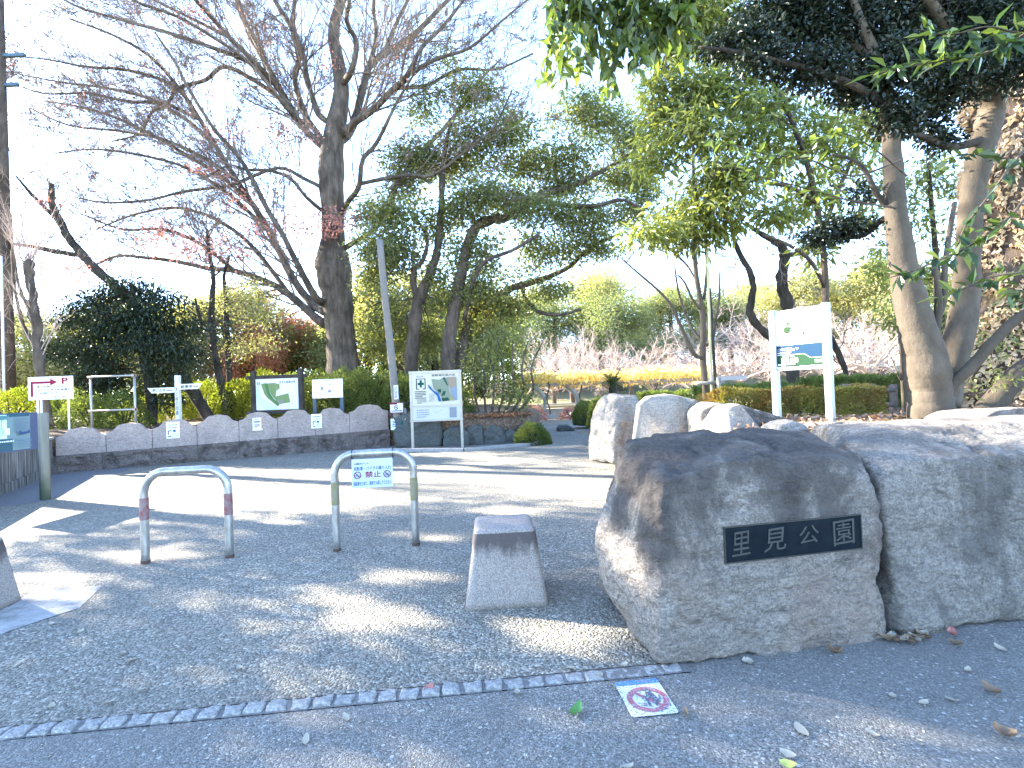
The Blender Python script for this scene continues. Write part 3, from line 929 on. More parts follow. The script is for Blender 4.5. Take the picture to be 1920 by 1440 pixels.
# notice hung on barrier 2
h0 = G(632, 1033)
nb = Board(h0 + U2 * (w2 / 2 - 0.205) + Vector((0, 0, 0.61)) + Vector((0, -0.048, 0)), U2, (0, 0.03, 1), 0.395, 0.285)
nt_ = thing('hanging_notice', 'laminated white notice tied under the hoop barrier with blue and red writing', 'notice', nb.at(nb.w / 2, nb.h, 0))
gg = Geo(); nb.slab(gg, -0.002, 0.001); gg.build('laminated_sheet', paint('pale_blue_paper', (0.42, 0.5, 0.56), 0.3, 0, 0.05), nt_, smooth=False)
BL, PU, BK = (0.05, 0.16, 0.42), (0.3, 0.05, 0.2), (0.06, 0.07, 0.12)
nb.text('※園内への', 0.06, 0.80, 0.42, 0.88, BK, 0.01)
nb.text('自転車・バイクの乗り入れ', 0.06, 0.60, 0.96, 0.75, BL, 0.012)
nb.text('禁止', 0.32, 0.35, 0.72, 0.57, (0.5, 0.05, 0.13), 0.015)
nb.text('自転車をとめて、徒歩で入園してください', 0.04, 0.08, 0.96, 0.24, BL, 0.012)
for u in (0.14, 0.86):
    nb.ring(u, 0.45, 0.082, 0.008, PU)
    nb.strip([(u - .055, 0.53), (u + .055, 0.37)], 0.008, PU)
nb.ring(0.1, 0.42, 0.026, 0.004, (0.35, 0.35, 0.5)); nb.ring(0.175, 0.42, 0.026, 0.004, (0.35, 0.35, 0.5)); nb.strip([(0.1, 0.42), (0.135, .5), (0.175, 0.42)], 0.004, (0.35, 0.35, 0.5))
nb.ring(0.83, 0.42, 0.022, 0.004, (0.35, 0.35, 0.5)); nb.ring(0.89, 0.42, 0.022, 0.004, (0.35, 0.35, 0.5)); nb.strip([(0.83, 0.43), (0.86, .48), (0.9, 0.43)], 0.006, (0.35, 0.35, 0.5))
nb.printed(nt_)
for u in (0.0, 1.0):
    q = nb.at(nb.w * u, nb.h * 0.97, 0)
    zt = 0.985 - 0.0385
    c0 = Vector((q.x, q.y + 0.048, zt))
    rr = 0.045
    loop = [c0 + Vector((0, rr * math.sin(a), rr * math.cos(a))) for a in np.linspace(-2.4, 2.4, 14)]
    gg = Geo(); gg.tube([q] + [loop[0]], 0.004, 6); gg.tube(loop, 0.004, 6); gg.tube([loop[-1], q], 0.004, 6)
    gg.build('cable_tie', INK, nt_)

# ------------------------------------------------------------------ kerb stones
KG = 'granite kerb stones between road and plaza'
kproto = []
for s in range(4):
    gg = Geo()
    hx, hy, hz = 0.048, 0.042, 0.05
    rock(gg, [(x * hx, y * hy, z * hz) for x in (-1, 1) for y in (-1, 1) for z in (-1, 1)], 4, 22, 0.006, 22, s, 0.004)
    o = gg.build('kerb_stone', KERB, None)
    kproto.append(o)
rg = rng(5)
i = 0; t = -0.45
while t < 3.3:
    o = kproto[i] if i < 4 else kproto[int(rg.integers(4))].copy()
    if i >= 4: COL.objects.link(o)
    q = kerb(t, rg.normal() * 0.004)
    o.location = (q.x, q.y, -0.036 - (0.006 if t > 2.4 else 0) - rg.uniform(0, .005) )
    o.rotation_euler = (rg.normal() * .03, rg.normal() * .03, math.atan2(kd.y, kd.x) + rg.normal() * .05 + (math.pi if rg.random() < .5 else 0))
    o.scale = (rg.uniform(0.92, 1.02), 1, 1)
    tag(o, 'small square granite kerb stone in the row between road and plaza', 'kerb stone', KG)
    i += 1; t += 0.106

# ------------------------------------------------------------------ pavement sticker
c4 = [G(1147, 1283, .002), G(1236, 1271, .002), G(1274, 1337, .002), G(1185, 1346, .002)]
so = c4[3]; sU = (c4[2] - c4[3]); sw = sU.length; sV = ((c4[0] - c4[3]) + (c4[1] - c4[2])) / 2
st = Board(so, sU, sV, sw, sV.length)
m = M('worn_sticker')
wear = m.vor(170, out='Color'); sp_ = m.n('SeparateColor'); m.l(wear, sp_.inputs[0])
STK = m.done(m.mix(m.math('GREATER_THAN', sp_.outputs[0], 0.86), (0.6, 0.6, 0.58), (0.2, 0.22, 0.25)), 0.7, 0, 0.2)
stt = thing('pavement_sticker', 'white no dog fouling sticker with red ban circle stuck on the road', 'sticker', st.at(st.w / 2, st.h / 2))
gg = Geo()
uv = []
for (cx, cy, a0) in ((0.06, 0.05, math.pi), (0.94, 0.05, 1.5 * math.pi), (0.94, 0.96, 0), (0.06, 0.96, .5 * math.pi)):
    for a in np.linspace(a0, a0 + math.pi / 2, 5): uv.append((cx + 0.06 * math.cos(a), cy + 0.045 * math.sin(a)))
gg.add([tuple(st.at(u * st.w, v * st.h, 0.001)) for u, v in uv], [tuple(range(len(uv)))])
gg.build('sheet', STK, stt, smooth=False)
def worn(name, c):
    m = M(name)
    w = m.vor(190, out='Color'); s_ = m.n('SeparateColor'); m.l(w, s_.inputs[0])
    return m.done(m.mix(m.math('GREATER_THAN', s_.outputs[0], 0.8), c, (0.35, 0.36, 0.37)), 0.7, 0, 0.2)
for c, nm in (((0.04, 0.2, 0.62), 'worn_blue_print'), ((0.36, 0.12, 0.14), 'worn_red_print'), ((0.1, 0.115, 0.13), 'worn_dark_print')):
    _INK[c] = worn(nm, c)
st.poly([(0.0, 0.88), (1, 0.88), (1, .96), (0.96, 1.0), (0.04, 1.0), (0, .96)], (0.04, 0.2, 0.62))
st.text('犬のふん放置禁止', 0.13, 0.895, 0.85, 0.985, (0.55, 0.56, 0.6), 0.01)
st.ring(0.53, 0.43, 0.385, 0.026, (0.36, 0.12, 0.14), 40)
D = (0.1, 0.115, 0.13)
st.strip([(0.27, 0.68), (0.79, 0.18)], 0.017, (0.36, 0.12, 0.14))
st.poly([(0.50, .74), (0.55, .70), (0.60, .73), (0.66, 0.69), (0.70, .69), (0.66, 0.60), (0.57, 0.60), (0.54, .66)], D)
st.poly([(0.55, .62), (0.68, .62), (0.74, 0.42), (0.72, 0.30), (0.62, 0.40), (0.52, .46)], D)
st.poly([(0.47, .50), (0.53, .50), (0.53, .22), (0.47, .22)], D)
st.poly([(0.63, .42), (0.70, .36), (0.66, .24), (0.61, .24)], D)
st.strip([(0.72, .36), (0.79, 0.40), (0.8, 0.5)], 0.008, D)
st.disc(0.40, 0.29, 0.03, D, 12); st.strip([(0.36, .24), (0.45, .24)], 0.006, D)
st.printed(stt)

# ================================================================== STONE WALL
wd = (W1 - W0); WL = wd.length; wd.normalize()
wn = Vector((wd.y, -wd.x, 0))          # towards the camera
wall = thing('stone_wall', 'low grey granite wall with eight hump topped panels on a rough base', 'wall', W0)
def wat(u, d, z): return W0 + wd * u + wn * d + Vector((0, 0, z))
def wallu(px):
    d = ray(px, 840); d.z = 0
    # intersection of the vertical plane through the pixel with the wall line
    A = np.array([[d.x, -wd.x], [d.y, -wd.y]]); b_ = np.array([W0.x - EYE.x, W0.y - EYE.y])
    return float(np.linalg.solve(A, b_)[1])
jx = [104, 199, 286, 370, 449, 522, 592, 657, 730]
us = [wallu(x) for x in jx]
tops = [1.05, 1.10, 1.13, 1.20, 1.22, 1.24, 1.24, 1.29]
def zbase(u): return 0.40 + 0.10 * u / WL
def hump(t):
    s = lambda x: x * x * (3 - 2 * x)
    t2 = min(t, 1 - t)
    if t2 < 0.1: return 0.0 + 0.25 * (t2 / 0.1) * .5
    if t2 < 0.3: return 0.125 + 0.75 * s((t2 - 0.1) / 0.2)
    return 0.875 + 0.125 * s(min(1, (t2 - 0.3) / 0.2))
for i in range(8):
    u0, u1 = us[i] + 0.006, us[i + 1] - 0.006
    n = 22
    prof = [(u0 + (u1 - u0) * k / n, tops[i] - 0.21 * (1 - hump(k / n))) for k in range(n + 1)]
    gg = Geo()
    out = [(u1, zbase(u1) + .004), (u0, zbase(u0) + .004)]
    front = [tuple(wat(u, 0.0, z)) for u, z in prof]; back = [tuple(wat(u, -0.2, z)) for u, z in prof]
    fb = [tuple(wat(u, 0.0, z)) for u, z in out]; bb = [tuple(wat(u, -0.2, z)) for u, z in out]
    m_ = n + 1
    V = front + fb + back + bb
    ln = m_ + 2
    Fs = [tuple(range(ln - 1, -1, -1)), tuple(range(ln, 2 * ln))]
    for k in range(ln):
        Fs.append((k, (k + 1) % ln, ln + (k + 1) % ln, ln + k))
    gg.add(V, Fs)
    gg.build('wall_panel', WALLP, wall, smooth=False)
bx = [98, 193, 285, 371, 449, 525, 597, 664, 731]
ub = [wallu(x) for x in bx]
for i in range(8):
    u0, u1 = ub[i] + 0.004, ub[i + 1] - 0.004
    nu, nz = 40, 16
    gu, gz = np.meshgrid(np.linspace(0, 1, nu), np.linspace(0, 1, nz))
    uu = u0 + (u1 - u0) * gu
    zz_ = gz * (0.40 + 0.10 * uu / WL)
    band_ = 1 - np.clip((gz - 0.78) / 0.08, 0, 1)
    pp = np.stack([uu, zz_, np.full_like(uu, i)], -1).reshape(-1, 3)
    rough = (fbm(pp * np.array([4, 7, 1]), 7, 4) * 0.05).reshape(uu.shape)
    dd = 0.085 + band_ * np.minimum(rough, 0.03) * np.clip(np.minimum(gu, 1 - gu) * 12, 0, 1)
    o_, w_, n__ = np.array(W0), np.array(wd), np.array(wn)
    V = o_ + uu[..., None] * w_ + dd[..., None] * n__ + zz_[..., None] * np.array([0, 0, 1.0])
    ii = (np.arange(nz - 1)[:, None] * nu + np.arange(nu - 1)[None, :]).reshape(-1, 1)
    gg = Geo(); gg.add(V.reshape(-1, 3), ii + np.array([[0, 1, nu + 1, nu]]))
    # top ledge, sides and back
    bV = []
    for u in (u0, u1):
        z = 0.40 + 0.10 * u / WL
        bV += [tuple(wat(u, 0.085, z)), tuple(wat(u, -0.2, z)), tuple(wat(u, -0.2, 0)), tuple(wat(u, 0.085, 0))]
    gg.add(bV, [(0, 4, 5, 1), (0, 1, 2, 3), (4, 7, 6, 5)])
    gg.build('base_block', WALLB, wall, smooth=False)
# left retaining wall
lw = thing('retaining_wall', 'board marked grey concrete retaining wall at the left edge behind the map panel', 'wall', LW1)
ln_ = Vector((ld.y, -ld.x, 0))
m = M('board_marked_concrete')
cc_ = m.co((14, 14, 1.2))
a_ = m.noise(1.0, 5, 0.6, cc_)
m.bump(m.noise(1.0, 5, 0.7, cc_), 0.8, 0.03)
BCON = m.done(m.ramp(a_, [(0.35, (0.055, 0.05, 0.045)), (0.52, (0.17, 0.155, 0.135)), (0.7, (0.33, 0.31, 0.28))]), 0.9, 0, 0.15)
Mx = np.stack([np.array(ld), np.array(ln_), np.array((0, 0, 1))], 1)
gg = Geo(); gg.box(LW1 - ld * 3.2 - ln_ * 0.12 + Vector((0, 0, 0.5)), (3.2, 0.12, 0.31), Mx); gg.build('upper_face', BCON, lw, smooth=False)
gg = Geo(); gg.box(LW1 - ld * 3.2 - ln_ * 0.1 + Vector((0, 0, 0.095)), (3.2, 0.13, 0.095), Mx); gg.build('plinth', BCON, lw, smooth=False)
gg = Geo(); gg.box(LW1 - ld * 3.2 - ln_ * 0.12 + Vector((0, 0, 0.835)), (3.2, 0.15, 0.025), Mx); gg.build('coping', CONC, lw, smooth=False)

# ================================================================== SIGNS
rg = rng(77)
GR = (0.25, 0.27, 0.3)
def post(geo, px0, py0, py1, Y, r, zb=None, sides=12, px1=None):
    a = P(px0, py0, Y)
    b = P(px1 if px1 is not None else px0, py1, Y)
    if zb is not None: b.z = zb
    if px1 is None: b.x = a.x
    geo.tube([b, a], r, sides)
    return a, b
def zg(p):
    return lz(p.x, p.y)
# parking sign
Y = 12.7
s = thing('parking_sign', 'white parking direction sign with a red arrow and P on twin posts', 'sign', (P(93, 730, Y).x, Y, 0.6))
B = Board.px((53, 751), (137, 747), (53, 708), Y, Y)
gg = Geo(); B.slab(gg, -0.02, 0.0); gg.build('sign_panel', WHITE, s, smooth=False)
RD = (0.5, 0.01, 0.09)
B.rect(0.06, 0.14, 0.115, 0.80, RD); B.rect(0.06, 0.70, 0.52, 0.80, RD)
B.poly([(0.5, 0.60), (0.66, 0.76), (0.5, 0.91)], RD)
B.text('P', 0.755, 0.66, 0.9, 0.94, RD, 0.03)
for i, (t, e) in enumerate((('車でお越しの方は、', 0.82), ('河川敷にある駐車場を', 0.95), ('ご利用ください。', 0.77))):
    B.text(t, 0.2, 0.52 - i * 0.14, e, 0.61 - i * 0.14, BK, 0.015)
B.text('市川市', 0.58, 0.05, 0.84, 0.135, BK, 0.015)
B.printed(s)
for u in (0.18, 0.26, 0.87):
    q = B.at(B.w * u, 0.1, -0.035)
    gg = Geo(); gg.tube([(q.x, q.y, 0.55), (q.x, q.y, B.o.z + 0.5)], 0.022, 10); gg.build('post', POSTW, s)
# empty pipe frame
Y = 13.8
s = thing('pipe_frame', 'empty galvanised pipe frame with two cross bars and no board', 'frame', (P(212, 780, Y).x, Y, 0.85))
a0, a1 = P(170, 708, Y), P(252, 703, Y)
z0 = (a0.z + a1.z) / 2; zm = P(212, 769, Y).z
for x in (a0.x, a1.x):
    gg = Geo(); gg.tube([(x, Y, 0.7), (x, Y, z0 + 0.03)], 0.03, 10); gg.build('post', STEELW, s)
for z in (z0, zm):
    gg = Geo(); gg.tube([(a0.x - .04, Y - .05, z), (a1.x + .04, Y - .05, z)], 0.026, 10); gg.build('cross_bar', STEELW, s)
    for x in (a0.x, a1.x):
        gg = Geo(); gg.box((x, Y - 0.025, z), (0.04, 0.045, 0.035)); gg.build('clamp', paint('rusty_clamp', (0.4, 0.25, 0.17), 0.7, .2), s, smooth=False)
# finger post
Y = 14.2
q0 = P(333, 704, Y)
s = thing('finger_post', 'pale wooden finger post with two pointed arms and black writing', 'signpost', (q0.x, Y, 0.85))
gg = Geo(); gg.box((q0.x, Y, (0.8 + q0.z) / 2), (0.055, 0.055, (q0.z - 0.8) / 2)); gg.build('post', paint('pale_painted_wood', (0.66, 0.64, 0.58), 0.7, 0, 0.3), s, smooth=False)
zc = P(333, 729, Y).z
WPA = bpy.data.materials['pale_painted_wood']
for sg, Lr, txt in ((-1, 0.74, '羅漢の井'), (1, 0.66, '総寧寺')):
    x0 = q0.x + (0.06 if sg > 0 else -0.06)
    z1 = zc + (0.05 if sg > 0 else -0.03)
    hh = 0.075
    out = [(x0, z1 - hh), (x0 + sg * (Lr - .12), z1 - hh), (x0 + sg * Lr, z1 + hh), (x0, z1 + hh)]
    if sg < 0: out = [(x0, z1 - hh), (x0, z1 + hh), (x0 + sg * Lr, z1 + hh), (x0 + sg * (Lr - .12), z1 - hh)]
    V = [(x, Y - 0.075, z) for x, z in out] + [(x, Y - 0.045, z) for x, z in out]
    gg = Geo(); gg.add(V, [(0, 1, 2, 3), (7, 6, 5, 4), (0, 4, 5, 1), (1, 5, 6, 2), (2, 6, 7, 3), (3, 7, 4, 0)])
    arm = gg.build('arm_board', WPA, s, smooth=False)
    bb = Board((min(x0, x0 + sg * Lr), Y - 0.075, z1 - hh), (1, 0, 0), (0, 0, 1), Lr, 2 * hh)
    if sg < 0: bb.text(txt, 0.2, 0.2, 0.68, 0.8, BK, 0.01); bb.lines(0.72, .3, .95, .7, 1, GR, rg)
    else: bb.text(txt, 0.1, 0.2, 0.6, 0.8, BK, 0.01); bb.lines(0.64, .3, .84, .7, 1, GR, rg)
    bb.printed(arm)
bb = Board((q0.x - 0.055, Y - 0.055, 0.9), (1, 0, 0), (0, 0, 1), 0.11, q0.z - 0.9)
bb.text('水と緑の回廊', 0.15, 0.22, 0.85, 0.78, GR, 0.01, vertical=True)
bb.printed(s)
# park map with timber frame
Y = 15.3
s = thing('map_board', 'park map board in a dark timber frame with crossed corner beams', 'sign', (P(520, 780, Y).x, Y, 0.9))
B = Board.px((481, 771), (561, 765), (479, 713), Y, Y)
gg = Geo(); B.slab(gg, -0.03, 0.0); gg.build('map_panel', WHITE, s, smooth=False)
LB, G1, G2, G3 = (0.5, 0.63, 0.78), (0.36, 0.5, 0.2), (0.16, 0.36, 0.14), (0.45, 0.55, 0.25)
B.rect(0.0, 0.0, 1, 1, (0.62, 0.66, 0.8))
B.poly([(0.0, 0.78), (0.07, 0.74), (0.14, 0.42), (0.3, 0.22), (0.5, 0.08), (0.52, 0.0), (0.2, 0.0), (0.06, 0.22), (0.0, 0.5)], LB)
B.poly([(0.12, .84), (0.2, .87), (0.33, .4), (0.52, .14), (0.5, .1), (0.28, .36), (0.2, .5)], G1)
B.poly([(0.2, .87), (0.27, .86), (0.33, .55), (0.42, .34), (0.55, .18), (0.52, .12), (0.33, .36), (0.26, .52)], G2)
B.poly([(0.27, .86), (0.42, .87), (0.56, .82), (0.56, .68), (0.48, .62), (0.46, .43), (0.76, .52), (0.8, .22), (0.54, .17), (0.42, .36), (0.33, .56)], G1)
B.poly([(0.42, .87), (0.48, .86), (0.52, .62), (0.48, .62)], G3)
B.poly([(0.5, .3), (0.62, .33), (0.64, .2), (0.54, .18)], (0.5, 0.47, 0.4))
B.text('里見公園案内図', 0.55, 0.84, 0.93, 0.92, BK, 0.01)
B.ring(0.07, 0.86, 0.035, 0.012, BK); B.text('N', 0.05, .83, .09, .89, BK)
B.printed(s)
for u in (-0.07, B.w + 0.07):
    gg = Geo(); q = B.at(u, 0, -0.02); gg.box((q.x, q.y, (0.85 + B.o.z + B.h + 0.25) / 2), (0.065, 0.065, (B.o.z + B.h + 0.25 - 0.85) / 2)); gg.build('post', DARK_WOOD, s, smooth=False)
for v in (-0.07, B.h + 0.06):
    gg = Geo(); B.bar(gg, -0.3, v - 0.05, B.w + 0.24, v + 0.05, -0.09, 0.02); gg.build('beam', DARK_WOOD, s, smooth=False)
# white plan board
Y = 15.9
s = thing('plan_board', 'faded white plan board on two dark blue posts', 'sign', (P(612, 760, Y).x, Y, 0.95))
B = Board.px((586, 748), (643, 744), (585, 713), Y, Y)
gg = Geo(); B.slab(gg, -0.025, 0.0); gg.build('sign_panel', WHITE, s, smooth=False)
FD = (0.62, 0.58, 0.58)
B.strip([(0.08, .75), (0.3, .8), (0.5, .7), (0.9, .74)], 0.012, FD); B.strip([(0.2, .3), (0.3, .2), (0.6, .12), (0.8, .2)], 0.012, FD)
B.strip([(0.26, .62), (0.35, .63), (0.34, .45), (0.4, .3), (0.55, .32), (0.7, .4), (0.72, .25)], 0.014, FD)
B.rect(.28, .42, .36, .6, (0.66, .6, .6)); B.rect(0.52, .28, .62, .42, (0.66, .6, .62)); B.rect(.35, .93, .75, .955, GR); B.rect(.56, .68, .6, .72, (0.55, .4, .4))
B.printed(s)
for u in (0.05, B.w - 0.05):
    gg = Geo(); q = B.at(u, 0, -0.05); gg.box((q.x, q.y, (0.9 + B.o.z + 0.3) / 2), (0.055, 0.03, (B.o.z + 0.3 - 0.9) / 2)); gg.build('post', NAVY, s, smooth=False)
# notices fixed to the wall
def wallp(px, py, off=0.012):
    d = ray(px, py)
    t = (W0 + wn * off - EYE).dot(wn) / d.dot(wn)
    return EYE + d * t
for kind_, (x0, y0, x1, y1, x2), lab in (
    ('arrow', (312, 823, 337, 821, 311), 'white notice with an arrow and blue mark on the third wall panel'),
    ('text', (474, 806, 490, 804, 472), 'small white notice with orange print on the fifth wall panel'),
    ('arrow', (584, 804, 604, 802, 582), 'white notice with an arrow and blue mark below the plan board')):
    tl_y = {311: 792, 472: 784, 582: 777}[x2]
    a, b, t_ = wallp(x0, y0), wallp(x1, y1), wallp(x2, tl_y)
    B = Board((a.x, a.y, (a.z + b.z) / 2), wd, (0, 0, 1), (b - a).length, t_.z - (a.z + b.z) / 2)
    s = thing('wall_notice', lab, 'notice', B.at(B.w / 2, 0))
    gg = Geo(); B.slab(gg, -0.012, 0.0); gg.build('sheet', WHITE, s, smooth=False)
    if kind_ == 'arrow':
        B.lines(0.12, 0.78, 0.88, 0.86, 1, GR, rg, .7); B.lines(0.15, 0.62, 0.88, 0.69, 1, GR, rg, .7)
        B.rect(0.13, 0.24, 0.2, 0.5, BK); B.rect(0.13, 0.45, 0.36, 0.5, BK); B.poly([(0.34, .42), (0.44, .475), (0.34, .53)], BK)
        B.disc(0.62, 0.46, 0.12, (0.08, 0.3, 0.7)); B.rect(0.14, 0.1, 0.36, 0.16, BK)
        B.rect(0.45, 0.08, 0.95, 0.34, (0.62, 0.74, 0.8))
    else:
        B.lines(0.2, 0.82, 0.8, 0.9, 1, GR, rg, .7); B.lines(0.14, 0.56, 0.86, 0.72, 1, BK, rg, .8)
        B.lines(0.2, 0.15, 0.85, 0.5, 4, (0.55, 0.3, 0.18), rg, .6)
        gg = Geo(); B.bar(gg, -0.01, -0.03, B.w + 0.03, 0.0, -0.012, 0.015); gg.build('lower_strip', POSTW, s, smooth=False)
    B.printed(s)
# leaning concrete pole with signs
Y = 15.1
spec = [(753, 845, 7.6), (746, 790, 7.5), (739, 720, 7.3), (731, 640, 7.0), (722, 560, 6.6), (712, 450, 6.2)]
pb = P(753, 843, Y)
s = thing('concrete_pole', 'slim grey concrete pole leaning left with small signs strapped to it', 'pole', (pb.x, pb.y, 0))
gg = Geo(); limb(gg, spec, Y, None, 14, 3); gg.build('shaft', CONPOLE, s)
gg = Geo(); q = P(758, 765, Y); gg.tube([(q.x + .1, Y, 0), (q.x, Y, q.z)], 0.055, 12); gg.build('side_conduit', STEELW, s)
def stickon(name, lab, bl, br, tl, Y, base, border=None):
    B = Board.px(bl, br, tl, Y, Y)
    t = thing(name, lab, 'sign', B.at(B.w / 2, 0))
    gg = Geo(); B.slab(gg, -0.012, 0.0); gg.build('sign_panel', base, t, smooth=False)
    if border: 
        for r_ in ((0, 0, 1, .07), (0, .93, 1, 1), (0, .07, .05, .93), (.95, .07, 1, .93)): B.rect(*r_, border)
    return t, B
YS = Y - 0.17
t, B = stickon('pole_sign', 'white no smoking style sign with a dark red border strapped high on the leaning pole', (731, 776), (757, 773), (730, 756), YS, WHITE, (0.35, 0.05, 0.08))
B.rect(0.05, .8, .55, .93, (0.35, 0.05, 0.08)); B.ring(0.47, .52, 0.14, 0.02, (0.12, .12, .14)); B.strip([(0.38, .66), (0.57, .38)], .02, (0.12, .12, .14)); B.disc(0.47, .52, 0.05, (0.12, .12, .14)); B.lines(0.12, .12, .9, .28, 1, (0.1, .15, .4), rg, .7)
B.printed(t)
t, B = stickon('pole_sign', 'cream bordered dog walking manners sign with a green figure low on the leaning pole', (733, 808), (761, 804), (731, 787), YS - 0.02, paint('cream_panel', (0.7, 0.68, 0.5), 0.5, 0, .1))
B.rect(0.04, .06, .96, .92, (0.66, .74, .76))
B.lines(0.12, .28, .62, .86, 4, (0.1, 0.12, 0.4), rg, .5)
GN = (0.01, 0.2, 0.17)
B.disc(0.77, .82, 0.05, GN); B.poly([(0.7, .74), (0.82, .74), (0.86, .5), (0.93, .3), (0.88, .28), (0.82, .42), (0.82, .1), (0.76, .1), (0.75, .42), (0.66, .56)], GN)
B.poly([(0.5, .34), (0.54, .24), (0.66, .26), (0.68, .12), (0.64, .12), (0.63, .18), (0.56, .18), (0.55, .12), (0.52, .12), (0.52, .24)], (0.03, .12, .28)); B.strip([(0.68, .56), (0.62, .28)], .008, GN)
B.printed(t)
t, B = stickon('pole_plate', 'narrow white vertical plate with black writing on the leaning pole', (739, 749), (747, 748), (737, 723), YS + 0.03, WHITE)
B.lines(0.15, .08, .45, .92, 10, BK, rg, .6); B.lines(0.55, .08, .85, .92, 11, BK, rg, .6); B.printed(t)
# evacuation board
Y = 14.3
a, b = G(775, 843), G(867, 840)
s = thing('evacuation_board', 'beige framed evacuation area board with a green cross and coloured map', 'sign', ((a.x + b.x) / 2, Y, 0))
tz0 = (P(769, 697, Y).z + P(858, 693, Y).z) / 2
xl, xr = a.x, b.x
for x in (xl, xr):
    gg = Geo(); gg.box((x, Y, tz0 / 2), (0.035, 0.035, tz0 / 2)); gg.build('leg', BEIGE, s, smooth=False)
zA, zB, zC, zD = tz0, P(820, 760, Y).z, P(820, 766, Y).z, P(820, 786, Y).z
for (z0, z1) in ((zA - .07, zA), (zB - .03, zB + .02), (zD - .05, zD)):
    gg = Geo(); gg.box(((xl + xr) / 2, Y - 0.005, (z0 + z1) / 2), ((xr - xl) / 2 + 0.045, 0.045, (z1 - z0) / 2)); gg.build('rail', BEIGE, s, smooth=False)
B = Board((xl + .035, Y - .02, zB + .02), (1, 0, 0), (0, 0, 1), xr - xl - .07, zA - .07 - zB - .02)
gg = Geo(); B.slab(gg, -0.02, 0.0); gg.build('map_panel', paint('off_white_panel', (0.5, 0.475, 0.4), 0.5, 0, .15), s, smooth=False)
B.text('市川市', 0.1, 0.87, 0.25, 0.935, GR, .01); B.text('避難場所案内板', 0.42, 0.89, 0.93, 0.965, (0.12, .13, .15), .01)
for r_ in ((0.085, .5, .105, .84), (0.27, .5, .29, .84), (0.085, .82, .29, .84), (0.085, .5, .15, .525), (0.225, .5, .29, .525)): B.rect(*r_, (0.03, .06, .08))
GC = (0.0, 0.13, 0.1)
B.rect(0.12, .64, .255, .71, GC); B.rect(0.165, .56, .21, .79, GC)
B.lines(0.06, 0.2, 0.3, 0.46, 5, (0.2, .22, .22), rg, .55); B.lines(0.1, 0.05, 0.3, 0.2, 4, GR, rg, .4)
B.poly([(0.42, .82), (0.6, .78), (0.68, .86), (0.74, .84), (0.78, .55), (0.82, .14), (0.66, .1), (0.6, .3), (0.46, .52)], (0.42, .5, .36))
B.poly([(0.74, .86), (0.95, .86), (0.95, .55), (0.82, .5)], (0.6, .47, .34)); B.poly([(0.82, .5), (0.95, .58), (0.95, .12), (0.9, .14), (0.83, .34)], (0.42, .52, .68))
B.poly([(0.82, .34), (0.9, .12), (0.8, .12)], (0.6, .58, .3))
B.poly([(0.34, .64), (0.37, .62), (0.45, .46), (0.56, .36), (0.58, .28), (0.62, .1), (0.56, .1), (0.53, .28), (0.44, .42), (0.36, .54)], (0.03, 0.22, 0.6))
for px_ in ([(0.54, .48), (0.62, .49), (0.62, .38), (0.56, .38)], [(0.62, .2), (0.76, .22), (0.8, .12), (0.64, .1)], [(0.66, .42), (0.72, .42), (0.7, .3), (0.62, .26)], [(0.66, .84), (0.7, .86), (0.78, .58), (0.75, .6)]): B.poly(px_, (0.03, .13, .09))
B.lines(0.36, .1, .48, .36, 8, (0.45, .45, .45), rg, .4)
B.printed(s)
B = Board((xl + .035, Y - .02, zD), (1, 0, 0), (0, 0, 1), xr - xl - .07, zB - .03 - zD)
gg = Geo(); B.slab(gg, -0.02, 0.0); gg.build('lower_panel', paint('pale_lower_panel', (0.45, 0.46, 0.47), 0.4, 0, .1), s, smooth=False)
B.lines(0.08, .15, .35, .85, 4, (0.5, .52, .56), rg, .4); B.rect(0.78, .1, .93, .9, (0.46, .52, .58)); B.strip([(0.44, .7), (0.5, .5), (0.62, .72)], .006, (0.5, .52, .56)); B.printed(s, 'faded_print')
# left information panel
Y = 8.55
pq = G(85, 937)
s = thing('information_panel', 'slanted blue and navy information panel on a thick round timber post at the left edge', 'sign', (pq.x, pq.y, 0))
zt = P(80, 774, pq.y).z
gg = Geo(); gg.tube([(pq.x, pq.y, -0.02), (pq.x, pq.y, zt - .01), (pq.x, pq.y, zt)], [0.072, 0.07, 0.066], 18)
m = M('mossy_timber_post'); xyz = m.n('SeparateXYZ'); m.l(m.co(), xyz.inputs[0])
pc = m.ramp(m.noise(20, 5, .6, m.co((1, 1, .06))), [(0.3, (0.15, 0.145, 0.12)), (0.7, (0.27, 0.26, 0.22))])
mk = m.math('MULTIPLY', m.ramp(m.math('ADD', xyz.outputs[2], m.math('MULTIPLY', m.noise(5), .5)), [(0.35, 1.0), (0.75, 0.0)]), 0.75)
MP = m.done(m.mix(mk, pc, (0.06, 0.1, 0.06)), 0.9, 0, .15)
gg.build('timber_post', MP, s)
Vd = Vector((-0.25, 0.25, 1)).normalized()
bl_, br_ = P(-60, 857, 7.3), P(72, 842, 8.4)
U_ = Vector((br_.x - bl_.x, br_.y - bl_.y, 0)); 
B = Board((bl_.x, bl_.y, (bl_.z + br_.z) / 2), U_, (0, 0, 1), U_.length, P(70, 773, 8.4).z - br_.z)
gg = Geo(); B.slab(gg, -0.03, 0.0); gg.build('panel', paint('navy_panel', (0.06, 0.075, 0.13), 0.35, 0, .15), s, smooth=False)
B.dk = .75
CY = (0.5, 0.72, 0.74)
B.rect(0.0, 0.04, 0.87, 0.96, (0.76, .9, 1.0)) if False else B.rect(0.0, 0.04, 0.87, 0.96, CY); B.rect(0.5, 0.9, 0.86, 0.985, (0.1, 0.25, 0.36)); B.rect(0.1, 0.04, .6, .34, (0.12, .28, .36))
